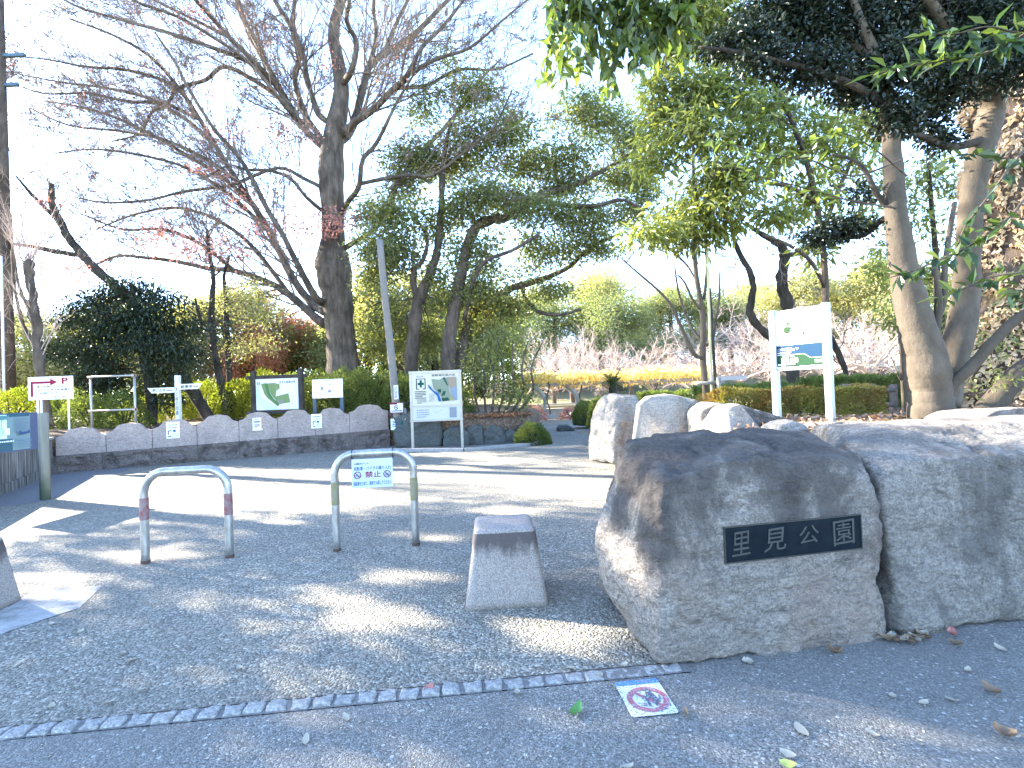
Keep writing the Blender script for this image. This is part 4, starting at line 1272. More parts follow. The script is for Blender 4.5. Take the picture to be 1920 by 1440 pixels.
B.rect(0.0, .36, .52, .96, (0.55, .76, .8)); B.lines(0.62, .5, .84, .88, 14, (0.38, .56, .74), rg, .5)
B.poly([(0.66, .42), (0.82, .46), (0.82, .56), (0.78, .5), (0.7, .5), (0.66, .55)], (0.1, .2, .45)); B.lines(0.62, .1, .84, .34, 6, (0.38, .56, .74), rg, .45)
B.rect(0.42, .45, .5, .62, (0.6, .72, .8)); B.strip([(0.38, .6), (0.39, .84), (0.48, .84)], .01, (0.3, .4, .6)); B.lines(0.2, .26, .55, .31, 1, (0.6, .7, .75), rg, .7)
B.poly([(0.2, .9), (0.3, .82), (0.46, .86), (0.5, .94), (0.2, .95)], (0.25, .6, .62))
B.printed(s)
# park name sign on the terrace
YL, YR = 7.5, 6.95
B = Board.px((1457, 686), (1548, 684), (1447, 586), YL, YR)
B.h = P(1548, 575, YR).z - B.o.z
B.dk = 0.25
s = thing('park_sign', 'white twin post park sign with blue and green bands and a green figure symbol', 'sign', B.at(B.w / 2, 0, 0) - Vector((0, 0, B.o.z - tz(4, 7))))
SW = paint('pale_blue_white_post', (0.42, 0.47, 0.49), 0.35, 0.1, .06)
gg = Geo(); B.slab(gg, -0.025, 0.0); gg.build('sign_panel', WHITE, s, smooth=False)
for u in (-0.035, B.w + 0.03):
    gg = Geo(); q = B.at(u, 0, -0.01)
    Mx = np.stack([np.array(B.U), np.array((-B.U.y, B.U.x, 0)), np.array((0, 0, 1))], 1)
    gg.box((q.x, q.y, (0.8 + B.o.z + B.h + 0.05) / 2), (0.04, 0.05, (B.o.z + B.h + 0.05 - 0.8) / 2), Mx); gg.build('post', SW, s, smooth=False)
for v in (-0.03, B.h + 0.01):
    gg = Geo(); B.bar(gg, 0.0, v - .03, B.w, v + .02, -0.03, 0.012); gg.build('rail', SW, s, smooth=False)
B.poly([(0, 0), (1, 0), (1, .125), (0.72, .125), (0.58, .205), (0, .205)], (0.05, .42, .14))
B.poly([(0, .215), (0.58, .215), (0.72, .135), (1, .135), (1, .385), (0, .385)], (0.0, .3, .74))
W_ = (0.8, .8, .8)
B.text('ここの海抜', 0.03, 0.285, 0.2, 0.34, W_, .0); B.text('20.8m', 0.22, 0.275, 0.4, 0.345, W_, .0); B.text('です', 0.42, .29, .48, .335, W_, .0)
B.lines(0.03, .23, .32, .265, 1, W_, rg, .6)
B.text('里見公園', 0.1, .06, .46, .15, W_, .0); B.text('さとみこうえん', .14, .165, .4, .19, W_, .01); B.text('市川市', .8, .03, .97, .1, W_, .0); B.lines(.03, .015, .4, .05, 1, W_, rg, .6)
GL, YG = (0.12, .45, .1), (0.45, .6, .1)
for r_ in ((0.17, .58, .175, .88), (0.38, .58, .385, .88), (0.17, .875, .385, .88), (0.17, .58, .385, .585)): B.rect(*r_, (0.5, .62, .3))
B.disc(0.255, .665, .075, GL); B.disc(0.285, .845, .02, YG)
B.poly([(0.27, .82), (0.31, .81), (0.34, .76), (0.325, .755), (0.3, .785), (0.31, .72), (0.36, .7), (0.355, .685), (0.3, .695), (0.285, .735), (0.27, .685), (0.255, .69), (0.275, .77), (0.24, .75), (0.235, .765)], GL)
B.text('広域避難場所', .19, .51, .38, .555, (0.2, .25, .35), .01); B.lines(.2, .42, .38, .49, 2, (0.4, .5, .6), rg, .5)
B.poly([(0.57, .75), (0.64, .75), (0.64, .765), (0.6, .765), (0.6, .81), (0.57, .81)], (0.12, .14, .16)); B.text('公 園 管 理', .7, .8, .92, .845, (0.3, .34, .4), .01); B.lines(.7, .73, .96, .78, 2, (0.45, .55, .65), rg, .5)
B.poly([(0.58, .55), (0.645, .55), (0.645, .66)], (0.25, .27, .3)); B.lines(.7, .56, .85, .66, 3, (0.5, .55, .62), rg, .4)
B.printed(s)

# ================================================================== FENCE, HOOP, PERGOLA
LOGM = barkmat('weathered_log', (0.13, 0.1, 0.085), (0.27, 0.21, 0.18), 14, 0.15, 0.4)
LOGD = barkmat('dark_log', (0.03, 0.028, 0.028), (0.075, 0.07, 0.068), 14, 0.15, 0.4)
def fence(name, lab, posts, mat, hs, rails):
    q = [P(x, y, Y) for x, y, Y in posts]
    for v, (x, y, Y) in zip(q, posts): v.z = tz(v.x, v.y)
    f = thing(name, lab, 'fence', q[0])
    for v in q:
        gg = Geo(); gg.tube([v - Vector((0, 0, .15)), v + Vector((0, 0, hs - .01)), v + Vector((0, 0, hs))], [.085, .085, .075], 12); gg.build('post', mat, f)
    for a, b in zip(q[:-1], q[1:]):
        for z in rails:
            d = (b - a).normalized() * 0.05
            gg = Geo(); gg.tube([a + Vector((0, -.03, z)) - d, b + Vector((0, -.03, z)) + d], .05, 10); gg.build('rail', mat, f)
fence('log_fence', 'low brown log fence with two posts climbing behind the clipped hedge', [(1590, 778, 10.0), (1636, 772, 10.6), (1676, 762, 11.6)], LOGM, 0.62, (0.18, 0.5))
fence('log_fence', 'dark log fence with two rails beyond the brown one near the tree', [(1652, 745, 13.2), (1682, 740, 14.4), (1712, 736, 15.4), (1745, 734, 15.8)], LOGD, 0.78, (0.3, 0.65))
Y = 12.0
a, b = P(1709, 752, Y), P(1718, 755, Y - .3)
z0 = tz(7, 12)
s_ = [(a.x, a.y, z0 - .05)] + [(a.x, a.y, z0 + h) for h in (.2, .4, .55)]
mid_ = (a + b) / 2
arc = [(a.x + (b.x - a.x) * (0.5 - 0.5 * math.cos(t)), a.y + (b.y - a.y) * (0.5 - .5 * math.cos(t)), z0 + .58 + .1 * math.sin(t)) for t in np.linspace(0, math.pi, 9)]
gg = Geo(); gg.tube(s_ + arc + [(b.x, b.y, z0 + h) for h in (.55, .4, .2, -.05)], .022, 8)
single(gg, 'steel_hoop', STEELW, 'narrow steel hoop standing in the path just left of the big tree', 'hoop', (mid_.x, mid_.y, z0))
PERG = CONC
def ccol(px, py, Y, lab=None):
    b0 = P(px, py, Y)
    return b0
s = thing('pergola', 'pale concrete pergola on curved columns under yellow wisteria', 'pergola', (P(1100, 780, 29).x, 29, 0))
for px, Y in ((1021, 27.5), (1082, 27.8), (1150, 32), (1225, 34), (1300, 36)):
    x0 = P(px, 760, Y).x
    base = Vector((x0, Y, 0))
    hgt = 1.75
    gg = Geo()
    pr = []
    for t in np.linspace(0, 1, 14):
        cx = 0.3 - 1.0 * (t - 0.5) ** 2 * 2.4 + 0.1
        pr.append((cx - .35, t * hgt, 0.2 + 0.28 * abs(t - 0.45) ** 1.6 * 2))
    V, Fs = [], []
    for cx, z, hw in pr:
        V += [(x0 + cx - hw * .5, Y - .16, z), (x0 + cx + hw * .5, Y - .16, z), (x0 + cx + hw * .5, Y + .16, z), (x0 + cx - hw * .5, Y + .16, z)]
    for i in range(len(pr) - 1):
        o4 = i * 4
        for k in range(4): Fs.append((o4 + k, o4 + (k + 1) % 4, o4 + 4 + (k + 1) % 4, o4 + 4 + k))
    Fs.append((3, 2, 1, 0)); gg.add(V, Fs)
    gg.build('curved_column', PERG, s)
    gg = Geo(); gg.box((x0 + .1, Y, .1), (.5, .35, .14)); gg.build('column_base', CONC, s, smooth=False)
for Y in (27.3, 29.5, 32, 34.5):
    gg = Geo(); a, b = P(985, 730, Y), P(1400, 730, Y); gg.box(((a.x + b.x) / 2, Y, 1.82), ((b.x - a.x) / 2, .07, .09)); gg.build('beam', PERG, s, smooth=False)
for Y, w, lab in ((30, 3.5, 'low pale step wall under the pergola nearest the path'), (36, 6, 'second low pale garden wall on the lawn beyond the pergola'), (40.5, 9, 'farthest low garden wall on the lawn beyond the pergola')):
    x = P(1070, 760, Y).x
    gg = Geo(); gg.box((x + w * .4, Y, .19), (w, .2, .2)); gg.box((x + w * .4, Y, .42), (w + .05, .27, .035))
    single(gg, 'garden_wall', CONC, lab, 'wall', (x + w * .4, Y, 0), smooth=False)
# utility pole and wires
Y = 17.0
q = P(17, 760, Y)
s = thing('utility_pole', 'tall brown utility pole at the left edge wrapped by bare creeper', 'pole', (q.x, Y, 1.0))
gg = Geo(); top = P(-2, -60, Y); gg.tube([(q.x, Y, .9), (q.x - .02, Y, 6), (q.x - .05, Y, 17)], [.2, .18, .13], 14); gg.build('shaft', BARK_E, s)
for z, L in ((P(0, 105, Y).z, .7), (P(0, 160, Y).z, .45)):
    gg = Geo(); gg.box((q.x + .1, Y, z), (L, .05, .05)); gg.build('cross_arm', NAVY, s, smooth=False)
for z, x in ((P(0, 105, Y).z, .6), (P(0, 105, Y).z, -.4), (P(0, 160, Y).z, .4)):
    gg = Geo(); gg.tube([(q.x + .1 + x, Y, z + .05), (q.x + .1 + x, Y, z + .15), (q.x + .1 + x, Y, z + .3)], [.04, .07, .03], 8); gg.build('insulator', POSTW, s)
for i, (x0, y0, Y0, x1, y1, Y1, lab) in enumerate(((5, 60, 17, 118, 330, 60, 'thin overhead wire running down right from the top of the utility pole'), (4, 178, 17, 90, 345, 60, 'thin overhead wire below the highest one at the utility pole'), (4, 190, 17, 75, 340, 62, 'thin overhead wire closest to the utility pole shaft'), (3, 250, 17, 70, 375, 55, 'short thick cable sagging from the middle of the utility pole'))):
    a, b = P(x0, y0, Y0), P(x1, y1, Y1)
    pts_ = [a + (b - a) * t - Vector((0, 0, 1.2 * t * (1 - t))) for t in np.linspace(0, 1, 12)]
    gg = Geo(); gg.tube(pts_, .012 if i < 3 else .03, 5, cap=False)
    single(gg, 'overhead_wire', INK, lab, 'wire', a)
q = P(8, 740, 16.4)
gg = Geo(); gg.tube([(q.x, 16.4, .9), (q.x, 16.4, P(8, 480, 16.4).z)], .035, 10)
single(gg, 'white_pole', POSTW, 'thin white steel pole beside the utility pole at the left edge', 'pole', (q.x, 16.4, .9))

# ================================================================== TREES
def tree(name, label, base, wood, barkm, crown=None, leafm=None, twig=None, twigm=None, group=None, extra=None, cat='tree'):
    t = thing(name, label, cat, base, group)
    if wood is not None and wood.n: wood.build('trunk', barkm, t)
    if twig is not None and twig.n: twig.build('branches', twigm or barkm, t)
    if crown is not None and crown.n: crown.build('crown', leafm, t, smooth=False, tints=True)
    if extra:
        for nm, ge, mm in extra: ge.build(nm, mm, t, smooth=False, tints=True)
    return t

# --- the big bare tree
rg = rng(101); Y = 19.0
w, tw, cr = Geo(), Geo(), Geo()
limb(w, [(650, 800, 40), (647, 730, 34), (643, 690, 30), (639, 640, 27), (635, 590, 27), (631, 545, 29), (627, 505, 33), (624, 480, 28), (624, 450, 22), (624, 400, 20), (621, 340, 23), (622, 290, 22), (628, 250, 19), (636, 205, 16), (640, 160, 14), (633, 110, 12), (625, 60, 10), (640, 0, 9), (665, -80, 7), (680, -200, 4)], Y, rg, 20, 4, 0.025)
LIMBS = [
    [(626, 300, 12), (600, 270, 11), (565, 235, 10), (525, 170, 9), (480, 120, 8, -1), (430, 70, 7, -1.5), (385, 20, 6, -2), (330, -40, 5, -2.5), (260, -110, 3, -3)],
    [(622, 290, 10), (592, 245, 9), (575, 220, 9, .5), (553, 155, 8, 1), (560, 110, 8, 1), (545, 50, 7, 1.5), (515, 0, 6, 2), (500, -80, 4, 2)],
    [(560, 230, 6), (520, 180, 6, -1), (470, 120, 5.5, -1.5), (400, 70, 5, -2), (330, 30, 4.5, -2.5), (250, 0, 4, -3), (170, -60, 3, -3)],
    [(612, 610, 14), (585, 590, 12, -.5), (545, 555, 11, -1), (500, 528, 9, -1.5), (440, 508, 8, -2), (390, 503, 7, -2.5), (330, 490, 6, -3), (270, 483, 5, -3), (220, 480, 4, -3.5), (170, 500, 3, -4)],
    [(612, 585, 14), (585, 570, 12, 1), (548, 520, 11, 1.5), (510, 445, 9.5, 2), (478, 390, 8.5, 2), (445, 340, 8, 2), (405, 275, 7, 2), (375, 225, 6.5, 2), (335, 165, 5.5, 1.5), (280, 105, 4.5, 1), (210, 65, 3.5, .5), (130, 35, 2.5, 0)],
    [(610, 570, 12), (590, 555, 11, -1), (560, 500, 9, -1.5), (530, 440, 8, -2), (500, 390, 7.5, -2), (470, 330, 7, -2), (440, 285, 6, -2), (400, 240, 5, -2.5), (350, 160, 4.5, -3), (330, 120, 4, -3), (290, 60, 3, -3)],
    [(630, 270, 13), (655, 250, 12, .5), (675, 190, 11, 1), (690, 130, 10, 1), (720, 100, 9, 1.5), (770, 70, 8, 2), (830, 10, 6, 2), (880, -40, 5, 2), (940, -120, 3, 2)],
    [(640, 255, 12), (665, 230, 11, -.5), (700, 205, 10, -1), (740, 165, 9, -1.5), (765, 140, 8, -2), (790, 90, 6, -2), (830, 50, 5, -2), (870, 0, 3.5, -2)],
    [(640, 400, 9), (655, 375, 8, -1), (673, 350, 7.5, -1.5), (680, 300, 6.5, -2), (705, 270, 6, -2), (728, 225, 5, -2.5), (745, 190, 4, -2.5), (780, 130, 3, -3), (800, 60, 2.5, -3)],
    [(672, 345, 6, -1.5), (720, 335, 6, -2), (765, 328, 5.5, -2), (805, 330, 5, -2), (840, 310, 4.5, -2.5), (880, 275, 4, -2.5), (925, 240, 3, -3), (960, 170, 2.5, -3)],
    [(610, 400, 6), (575, 370, 5.5, -1), (545, 335, 5, -1.5), (505, 320, 4.5, -2), (460, 318, 4, -2), (430, 310, 3, -2), (390, 330, 2.5, -2.5)],
    [(600, 350, 6, 0), (570, 335, 5.5, .5), (520, 315, 5, 1), (440, 345, 5, 1.5), (400, 352, 4.5, 1.5), (340, 360, 4, 1), (280, 375, 3.5, .5), (200, 380, 3, 0), (140, 370, 2, 0)],
    [(560, 230, 7, 0), (545, 200, 7, .5), (475, 150, 6.5, 1), (420, 125, 6, 1), (385, 150, 5.5, 1), (335, 165, 5, 1), (310, 200, 4.5, 1), (285, 210, 4, 1), (262, 250, 3, 1), (210, 265, 2, 1)],
    [(618, 230, 8), (598, 215, 9, .3), (585, 180, 8, .5), (575, 140, 7, .5), (565, 90, 7, .5), (550, 45, 6, 1), (555, -20, 5, 1), (560, -100, 3, 1)],
    [(335, 165, 5, 1.5), (290, 145, 4.5, 1), (230, 130, 4, .5), (160, 125, 3, 0), (80, 110, 2, -.5), (0, 105, 1, -1)],
    [(405, 275, 6, 2), (350, 225, 5, 2.5), (280, 185, 4.5, 3), (200, 165, 3.5, 3), (120, 155, 2.5, 3), (40, 140, 1.5, 3)],
    [(375, 225, 5, 2), (310, 195, 4.5, 1), (240, 190, 4, .5), (160, 175, 3, 0), (80, 175, 2, 0), (10, 150, 1, 0)],
    [(445, 340, 6, 2), (380, 295, 5, 1), (300, 260, 4.5, 0), (220, 245, 3.5, -1), (130, 235, 2.5, -1), (50, 200, 1.5, -1.5)],
    [(478, 390, 6, 2), (420, 335, 5.5, 3), (340, 285, 5, 3.5), (250, 235, 4, 4), (170, 205, 3, 4), (90, 190, 2, 4)],
    [(500, 430, 6, 2), (430, 365, 5, 1), (350, 315, 4, .5), (260, 290, 3.5, 0), (170, 280, 2.5, -.5), (90, 290, 1.5, -1)],
    [(525, 170, 7), (490, 100, 6, .5), (460, 40, 5, 1), (440, -30, 4, 1)], [(565, 235, 8), (510, 140, 7, 1), (465, 60, 6, 1.5), (440, -10, 5, 2), (420, -80, 3, 2)],
    [(480, 120, 6, -1), (400, 90, 5.5, -2), (310, 60, 5, -2.5), (220, 35, 4, -3), (140, 10, 3, -3), (60, -40, 2, -3)], [(430, 70, 5, -1.5), (350, 30, 4, -1), (270, -10, 3, -.5), (190, -60, 2, 0)],
    [(690, 130, 7, 1), (705, 70, 6, 1.5), (700, 10, 5, 2), (710, -60, 4, 2)], [(720, 100, 7, 1.5), (745, 40, 5, 2), (775, -20, 4, 2)], [(765, 140, 6, -2), (820, 110, 5, -2), (880, 90, 4, -2), (940, 40, 3, -2), (1000, -10, 2, -2)], [(740, 165, 6, -1.5), (800, 160, 5, -1), (860, 130, 4, -.5), (930, 130, 3, 0), (1000, 100, 2, 0)],
    [(545, 555, 7, -1), (480, 470, 5.5, -2), (420, 420, 5, -2.5), (340, 390, 4, -3), (260, 400, 3, -3), (180, 430, 2, -3)], [(440, 508, 6, -2), (380, 460, 5, -1.5), (310, 430, 4, -1), (230, 430, 3, -1), (150, 400, 2, -1)],
    [(640, 160, 10), (660, 130, 8, -1), (668, 80, 7, -1), (650, 40, 6, -1.5), (655, 0, 5, -2), (640, -60, 4, -2)]]
tips = []
prm = dict(n=(5, 5, 4), ratio=0.52, spread=0.6, wob=0.12, up=0.05, rmin=0.007)
for li, sp in enumerate(LIMBS):
    if sp[-1][0] < 320 and sp[-1][1] > 180: sp = [(q[0], q[1], q[2], abs(q[3]) if len(q) > 3 else 0) for q in sp]
    pts, rad = limb(w, sp, Y, rg, 9, 4, 0.03, .64 if li < 14 else .7)
    L = np.linalg.norm(np.diff(pts, axis=0), axis=1).sum()
    n = int(L / 0.36)
    for k in range(n):
        f = 0.15 + 0.85 * (k + rg.random()) / n
        i = min(int(f * (len(pts) - 1)), len(pts) - 2)
        tg = unit(pts[i + 1] - pts[i])
        side = rg.normal(size=3); side -= side.dot(tg) * tg; side = unit(side)
        out = np.array([-0.35 if li not in (6, 7, 8, 9) else 0.3, 0, 0.2])
        d = unit(tg * 0.75 + side * 0.65 + out * 0.5)
        grow(tw, pts[i], d, rg.uniform(1.3, 3.2) * (1.1 - 0.35 * f), max(0.01, rad[i] * 0.3), 2 if rg.random() < 0.4 else 3, rg, prm, tips)
tp = np.array([t[0] for t in tips])
# last reddish leaves in loose patches
cl = [clump(*q) for q in ((350, 460, 18, 90, 26), (420, 480, 17.5, 60, 24), (590, 420, 18, 80, 30), (640, 410, 17.6, 50, 26), (500, 430, 18, 60, 25), (410, 250, 17, 60, 14), (560, 250, 18, 50, 26), (520, 240, 18, 40, 14), (390, 320, 17, 50, 12), (625, 120, 18.7, 16, 40), (160, 500, 17, 40, 20), (95, 375, 17, 16, 30), (300, 430, 18, 50, 20), (450, 375, 18, 60, 14), (370, 40, 17, 40, 24), (690, 430, 18, 40, 20))]
foliage(cr, cl, 60, 7, .14, .08, .16, rg, .2, .3)
sel = tp[rg.random(len(tp)) < 0.03]
leaves(cr, sel, unit(rg.normal(size=(len(sel), 3))), .13, .075, rg, rg.random(len(sel)), .3)
TREE1 = tree('bare_tree', 'huge old deciduous tree, nearly leafless, with wide grey limbs and a few reddish leaves', P(648, 760, Y), w, BARK_Z, cr, L_RED, tw, TWIG)

# --- evergreen oak in the middle
rg = rng(102); Y = 17.6
w, tw, cr = Geo(), Geo(), Geo()
nodes = []
for sp in ([(768, 790, 19), (772, 690, 16), (776, 620, 15), (783, 570, 14), (800, 530, 12), (815, 490, 10), (824, 440, 9), (828, 380, 8), (830, 320, 7), (836, 270, 5), (850, 220, 4)],
           [(786, 560, 8), (776, 535, 8), (778, 505, 7), (795, 485, 6), (800, 440, 4), (770, 400, 3)],
           [(832, 790, 20), (838, 690, 17), (846, 620, 16), (856, 560, 15), (866, 510, 13), (873, 470, 12), (885, 440, 13), (900, 420, 13), (925, 412, 12), (965, 402, 11), (1000, 375, 10), (1045, 357, 9), (1080, 345, 7), (1130, 320, 5), (1180, 290, 4)],
           [(856, 700, 14, .6), (872, 630, 12, .8), (885, 590, 10, 1), (925, 562, 9, 1), (960, 540, 8, 1), (1000, 528, 7, 1), (1060, 505, 6, .5), (1110, 462, 4, 0), (1160, 440, 3, 0)],
           [(728, 400, 7), (735, 365, 6.5), (765, 315, 6), (800, 275, 5.5, .3), (838, 235, 5, .5), (870, 195, 4, .5), (905, 145, 3, .5), (940, 110, 2, .5)],
           [(1000, 372, 7), (1060, 385, 6, -.5), (1120, 385, 5, -1), (1170, 375, 4, -1), (1210, 400, 3, -1)],
           [(870, 600, 6), (900, 500, 5, -.5), (960, 470, 4, -1), (1010, 440, 4, -1)],
           [(640, 470, 6, 1.5), (700, 430, 5, 1), (735, 380, 6, .5), (728, 410, 8)],
           [(980, 540, 6, 1), (985, 560, 5, 1), (1010, 585, 5, .8), (1050, 590, 4, .5), (1090, 580, 3, .3)]):
    pts, rad = limb(w, sp, Y, rg, 10, 4, 0.07, .8)
    nodes.append(pts[len(pts) // 3:])
nodes = np.concatenate(nodes)
cl = [clump(q[0], q[1], Y + q[4], q[2], q[3]) for q in (
    (745, 405, 65, 40, -.6), (700, 470, 45, 40, -1.0), (740, 475, 60, 42, 0), (800, 445, 60, 45, .5), (770, 300, 60, 38, 0), (850, 300, 80, 40, .6), (820, 200, 70, 34, .5), (900, 170, 60, 30, 0), (870, 110, 50, 28, .4),
    (930, 250, 80, 36, -.5), (1000, 220, 60, 30, .5), (990, 310, 80, 34, .5), (1080, 290, 75, 36, -.5), (1130, 230, 60, 36, .3), (1190, 260, 55, 34, 0), (1160, 330, 70, 36, .5), (900, 370, 70, 34, -.6), (1010, 400, 60, 30, -.8),
    (1090, 410, 70, 30, -.4), (1180, 400, 50, 26, 0), (860, 400, 50, 30, 0), (890, 480, 70, 38, .3), (960, 450, 70, 30, -.3), (1040, 470, 70, 26, 0), (900, 545, 60, 32, 0), (960, 510, 60, 26, .6), (820, 520, 30, 22, 0), (950, 575, 60, 28, .8), (1040, 545, 50, 18, .5), (1130, 470, 45, 18, 0), (700, 400, 40, 26, .5),
    (1100, 200, 50, 30, .3), (1060, 350, 60, 30, .3), (1120, 440, 50, 22, -.3), (1210, 350, 40, 40, -.2), (960, 380, 60, 28, .3), (700, 520, 30, 26, 0), (760, 350, 40, 24, .3), (840, 560, 40, 26, .4), (730, 590, 50, 40, 1.5), (800, 630, 60, 40, 2), (900, 620, 60, 36, 1.2), (700, 640, 40, 40, 2))]
cc = foliage(cr, cl, 330, 9, .17, .07, .20, rg, .25, .45, 0.03, .9, 3)
connect(tw, nodes, cc[rg.choice(len(cc), 360, False)], rg, .016)
tree('evergreen_oak', 'wide spreading evergreen oak with three leaning trunks behind the evacuation board', P(820, 785, Y), w, BARK_E, cr, L_EVER, tw, BARK_E)
# shrub below it on the bank
rg = rng(103); w, cr = Geo(), Geo(); Y = 16.0
nd = []
for k in range(7):
    x = 880 + 18 * k
    pts, rad = limb(w, [(925 + 6 * (k - 3), 800, 3), (x + 10, 740, 2.5), (x + 8, 690, 2, rg.normal() * .3), (x + 10 * (k - 3), 640, 1.2)], Y, rg, 6, 3, .05); nd.append(pts)
cl = [clump(q[0], q[1], Y + q[4], q[2], q[3]) for q in ((905, 690, 45, 55, 0), (950, 680, 50, 60, .3), (940, 735, 60, 42, -.2), (985, 660, 30, 50, .3), (885, 745, 30, 36, 0), (975, 745, 34, 34, -.1), (930, 640, 45, 40, .4))]
cc = foliage(cr, cl, 210, 8, .12, .05, .15, rg, .2, .45, .08)
tree('evergreen_shrub', 'dense evergreen shrub over the bank stones right of the evacuation board', P(930, 800, Y), w, BARK_E, cr, L_EVER)

# --- leaning tree rising out of the dark conifer
rg = rng(104); Y = 17.0; w, tw = Geo(), Geo(); tips = []
pts, rad = limb(w, [(402, 800, 11), (380, 765, 10), (345, 710, 9.5), (322, 670, 9), (290, 620, 9), (250, 570, 8.5), (205, 528, 8), (165, 490, 7.5), (135, 455, 7), (115, 420, 6.5), (98, 385, 6), (97, 345, 5)], Y, rg, 10)
p2, r2 = limb(w, [(150, 478, 5), (110, 473, 4.5), (60, 462, 4), (10, 458, 3), (-60, 470, 2)], Y, rg, 8)
p3, r3 = limb(w, [(105, 410, 4), (85, 390, 3.5), (60, 365, 3), (30, 330, 2)], Y, rg, 7)
for pp in (pts[22:], p2[5:], p3[3:]):
    for q in pp[::2]: grow(tw, q, unit(rg.normal(size=3) + np.array([-.3, 0, .8])), rg.uniform(.6, 1.6), .018, 2, rg, prm, tips)
cr = Geo(); leaves(cr, np.array([t[0] for t in tips if rg.random() < .12]), unit(rg.normal(size=(sum(1 for _ in range(1)), 3))), .08, .05, rg, .5) if tips else None
tree('leaning_tree', 'dark trunk leaning left out of the conifer with a broken bare top', P(400, 800, Y), w, BARK_D, None, None, tw, TWIG)

# --- dark conifer
rg = rng(105); Y = 15.6; w, cr = Geo(), Geo()
pts, rad = limb(w, [(285, 800, 10), (283, 740, 9), (270, 660, 8), (255, 590, 6), (245, 530, 3)], Y, rg, 10)
cl = [clump(q[0], q[1], Y + q[4], q[2], q[3]) for q in ((235, 545, 70, 26, .3), (300, 570, 60, 26, 0), (170, 575, 60, 24, 0), (250, 600, 90, 28, -.3), (330, 620, 60, 24, .2), (130, 600, 44, 18, .3), (200, 630, 80, 26, -.5), (150, 660, 70, 24, 0), (280, 650, 80, 28, -.6), (340, 665, 44, 20, 0), (210, 685, 80, 26, -.3), (300, 700, 60, 26, -.2), (240, 730, 60, 28, 0), (310, 740, 40, 26, 0), (180, 715, 50, 20, 0))]
cc = foliage(cr, cl, 420, 9, .16, .055, .16, rg, .35, .75, .02)
connect(w, pts[4:], cc[rg.choice(len(cc), 120, False)], rg, .02, .06)
tree('dark_conifer', 'broad dark layered evergreen behind the second and third wall panels', P(285, 800, Y), w, BARK_D, cr, L_CON)

# --- slim trees near the middle of the wall
for lab, sd, spec, cls in (
    ('slim dark tree with a forked top behind the fourth wall panel', 106, [(430, 800, 8), (418, 740, 7.5), (408, 690, 7), (400, 640, 6.5), (396, 590, 6), (398, 555, 5), (400, 520, 4), (392, 470, 3.5), (388, 430, 2.5)], [(400, 590, 50, 30), (360, 640, 50, 22), (440, 620, 40, 30), (380, 680, 50, 24)]),
    ('thin straight tree close behind the forked slim tree', 107, [(436, 800, 6), (430, 720, 5.5), (426, 640, 5), (424, 570, 4), (420, 520, 3), (430, 480, 2)], [(440, 560, 50, 30), (480, 590, 50, 34), (470, 540, 40, 26), (450, 650, 44, 30), (500, 640, 40, 24)])):
    rg = rng(sd); Y = 17.8 + .5 * (sd - 106); w, tw, cr = Geo(), Geo(), Geo(); tips = []
    pts, rad = limb(w, spec, Y, rg, 8)
    if sd == 106:
        limb(w, [(398, 625, 4), (380, 610, 3.5), (370, 580, 3), (366, 560, 2)], Y, rg, 7)
        for q in pts[-9:]: 
            for _ in range(3): grow(tw, q, unit(np.array([rg.normal() * .6, rg.normal() * .6, 1.0])), rg.uniform(.8, 1.8), .02, 2, rg, prm, tips)
    cl = [clump(a, b, Y, c, d) for a, b, c, d in cls]
    cc = foliage(cr, cl, 130, 8, .13, .04, .18, rg, .3, .5)
    connect(tw, pts[6:], cc[rg.choice(len(cc), 60, False)], rg, .015)
    tree('slim_tree', lab, P(spec[0][0], 800, Y), w, BARK_D, cr, L_FARY if sd == 107 else L_CON, tw, TWIG)

# --- pruned tree at the left
rg = rng(108); Y = 13.4; w, tw = Geo(), Geo(); tips = []
pts, rad = limb(w, [(88, 800, 9), (82, 740, 8.5), (74, 680, 8), (68, 620, 8), (62, 565, 8), (56, 520, 8), (55, 488, 7)], Y, rg, 10, 4, .1)
for q in list(pts[8:]) + [pts[-1]] * 6:
    for _ in range(2): grow(tw, q, unit(np.array([rg.normal() * .5, rg.normal() * .4, 1.1])), rg.uniform(.7, 2.0), .014, 2, rg, dict(n=(3, 4), ratio=.5, spread=.5, wob=.1, up=.12), tips)
limb(w, [(66, 640, 4), (50, 625, 3.5), (38, 590, 3), (28, 540, 2.5), (22, 470, 2)], Y, rg, 6)
limb(w, [(60, 580, 3), (45, 560, 3), (34, 530, 2.5), (25, 470, 2), (20, 400, 1.5)], Y, rg, 6)
tree('pruned_tree', 'pollarded bare tree with thin upright shoots behind the parking sign', P(88, 800, Y), w, BARK_Z, None, None, tw, TWIG_P)

# --- creeper on the utility pole
rg = rng(109); tw = Geo(); tips = []
q0 = P(14, 700, 16.9)
for k in range(60):
    z = rg.uniform(1.5, 9.5)
    p_ = np.array([q0.x + rg.normal() * .12, 16.8, z])
    grow(tw, p_, unit(np.array([rg.normal(), -abs(rg.normal()), rg.normal() * .5 + .4])), rg.uniform(.3, .9), .008, 1, rg, dict(n=(4, 4), ratio=.6, spread=.7, wob=.3, up=0), tips)
single(tw, 'creeper', TWIG_P, 'bare twiggy creeper climbing the utility pole at the left edge', 'climbing plant', (q0.x, 16.8, 1.0))

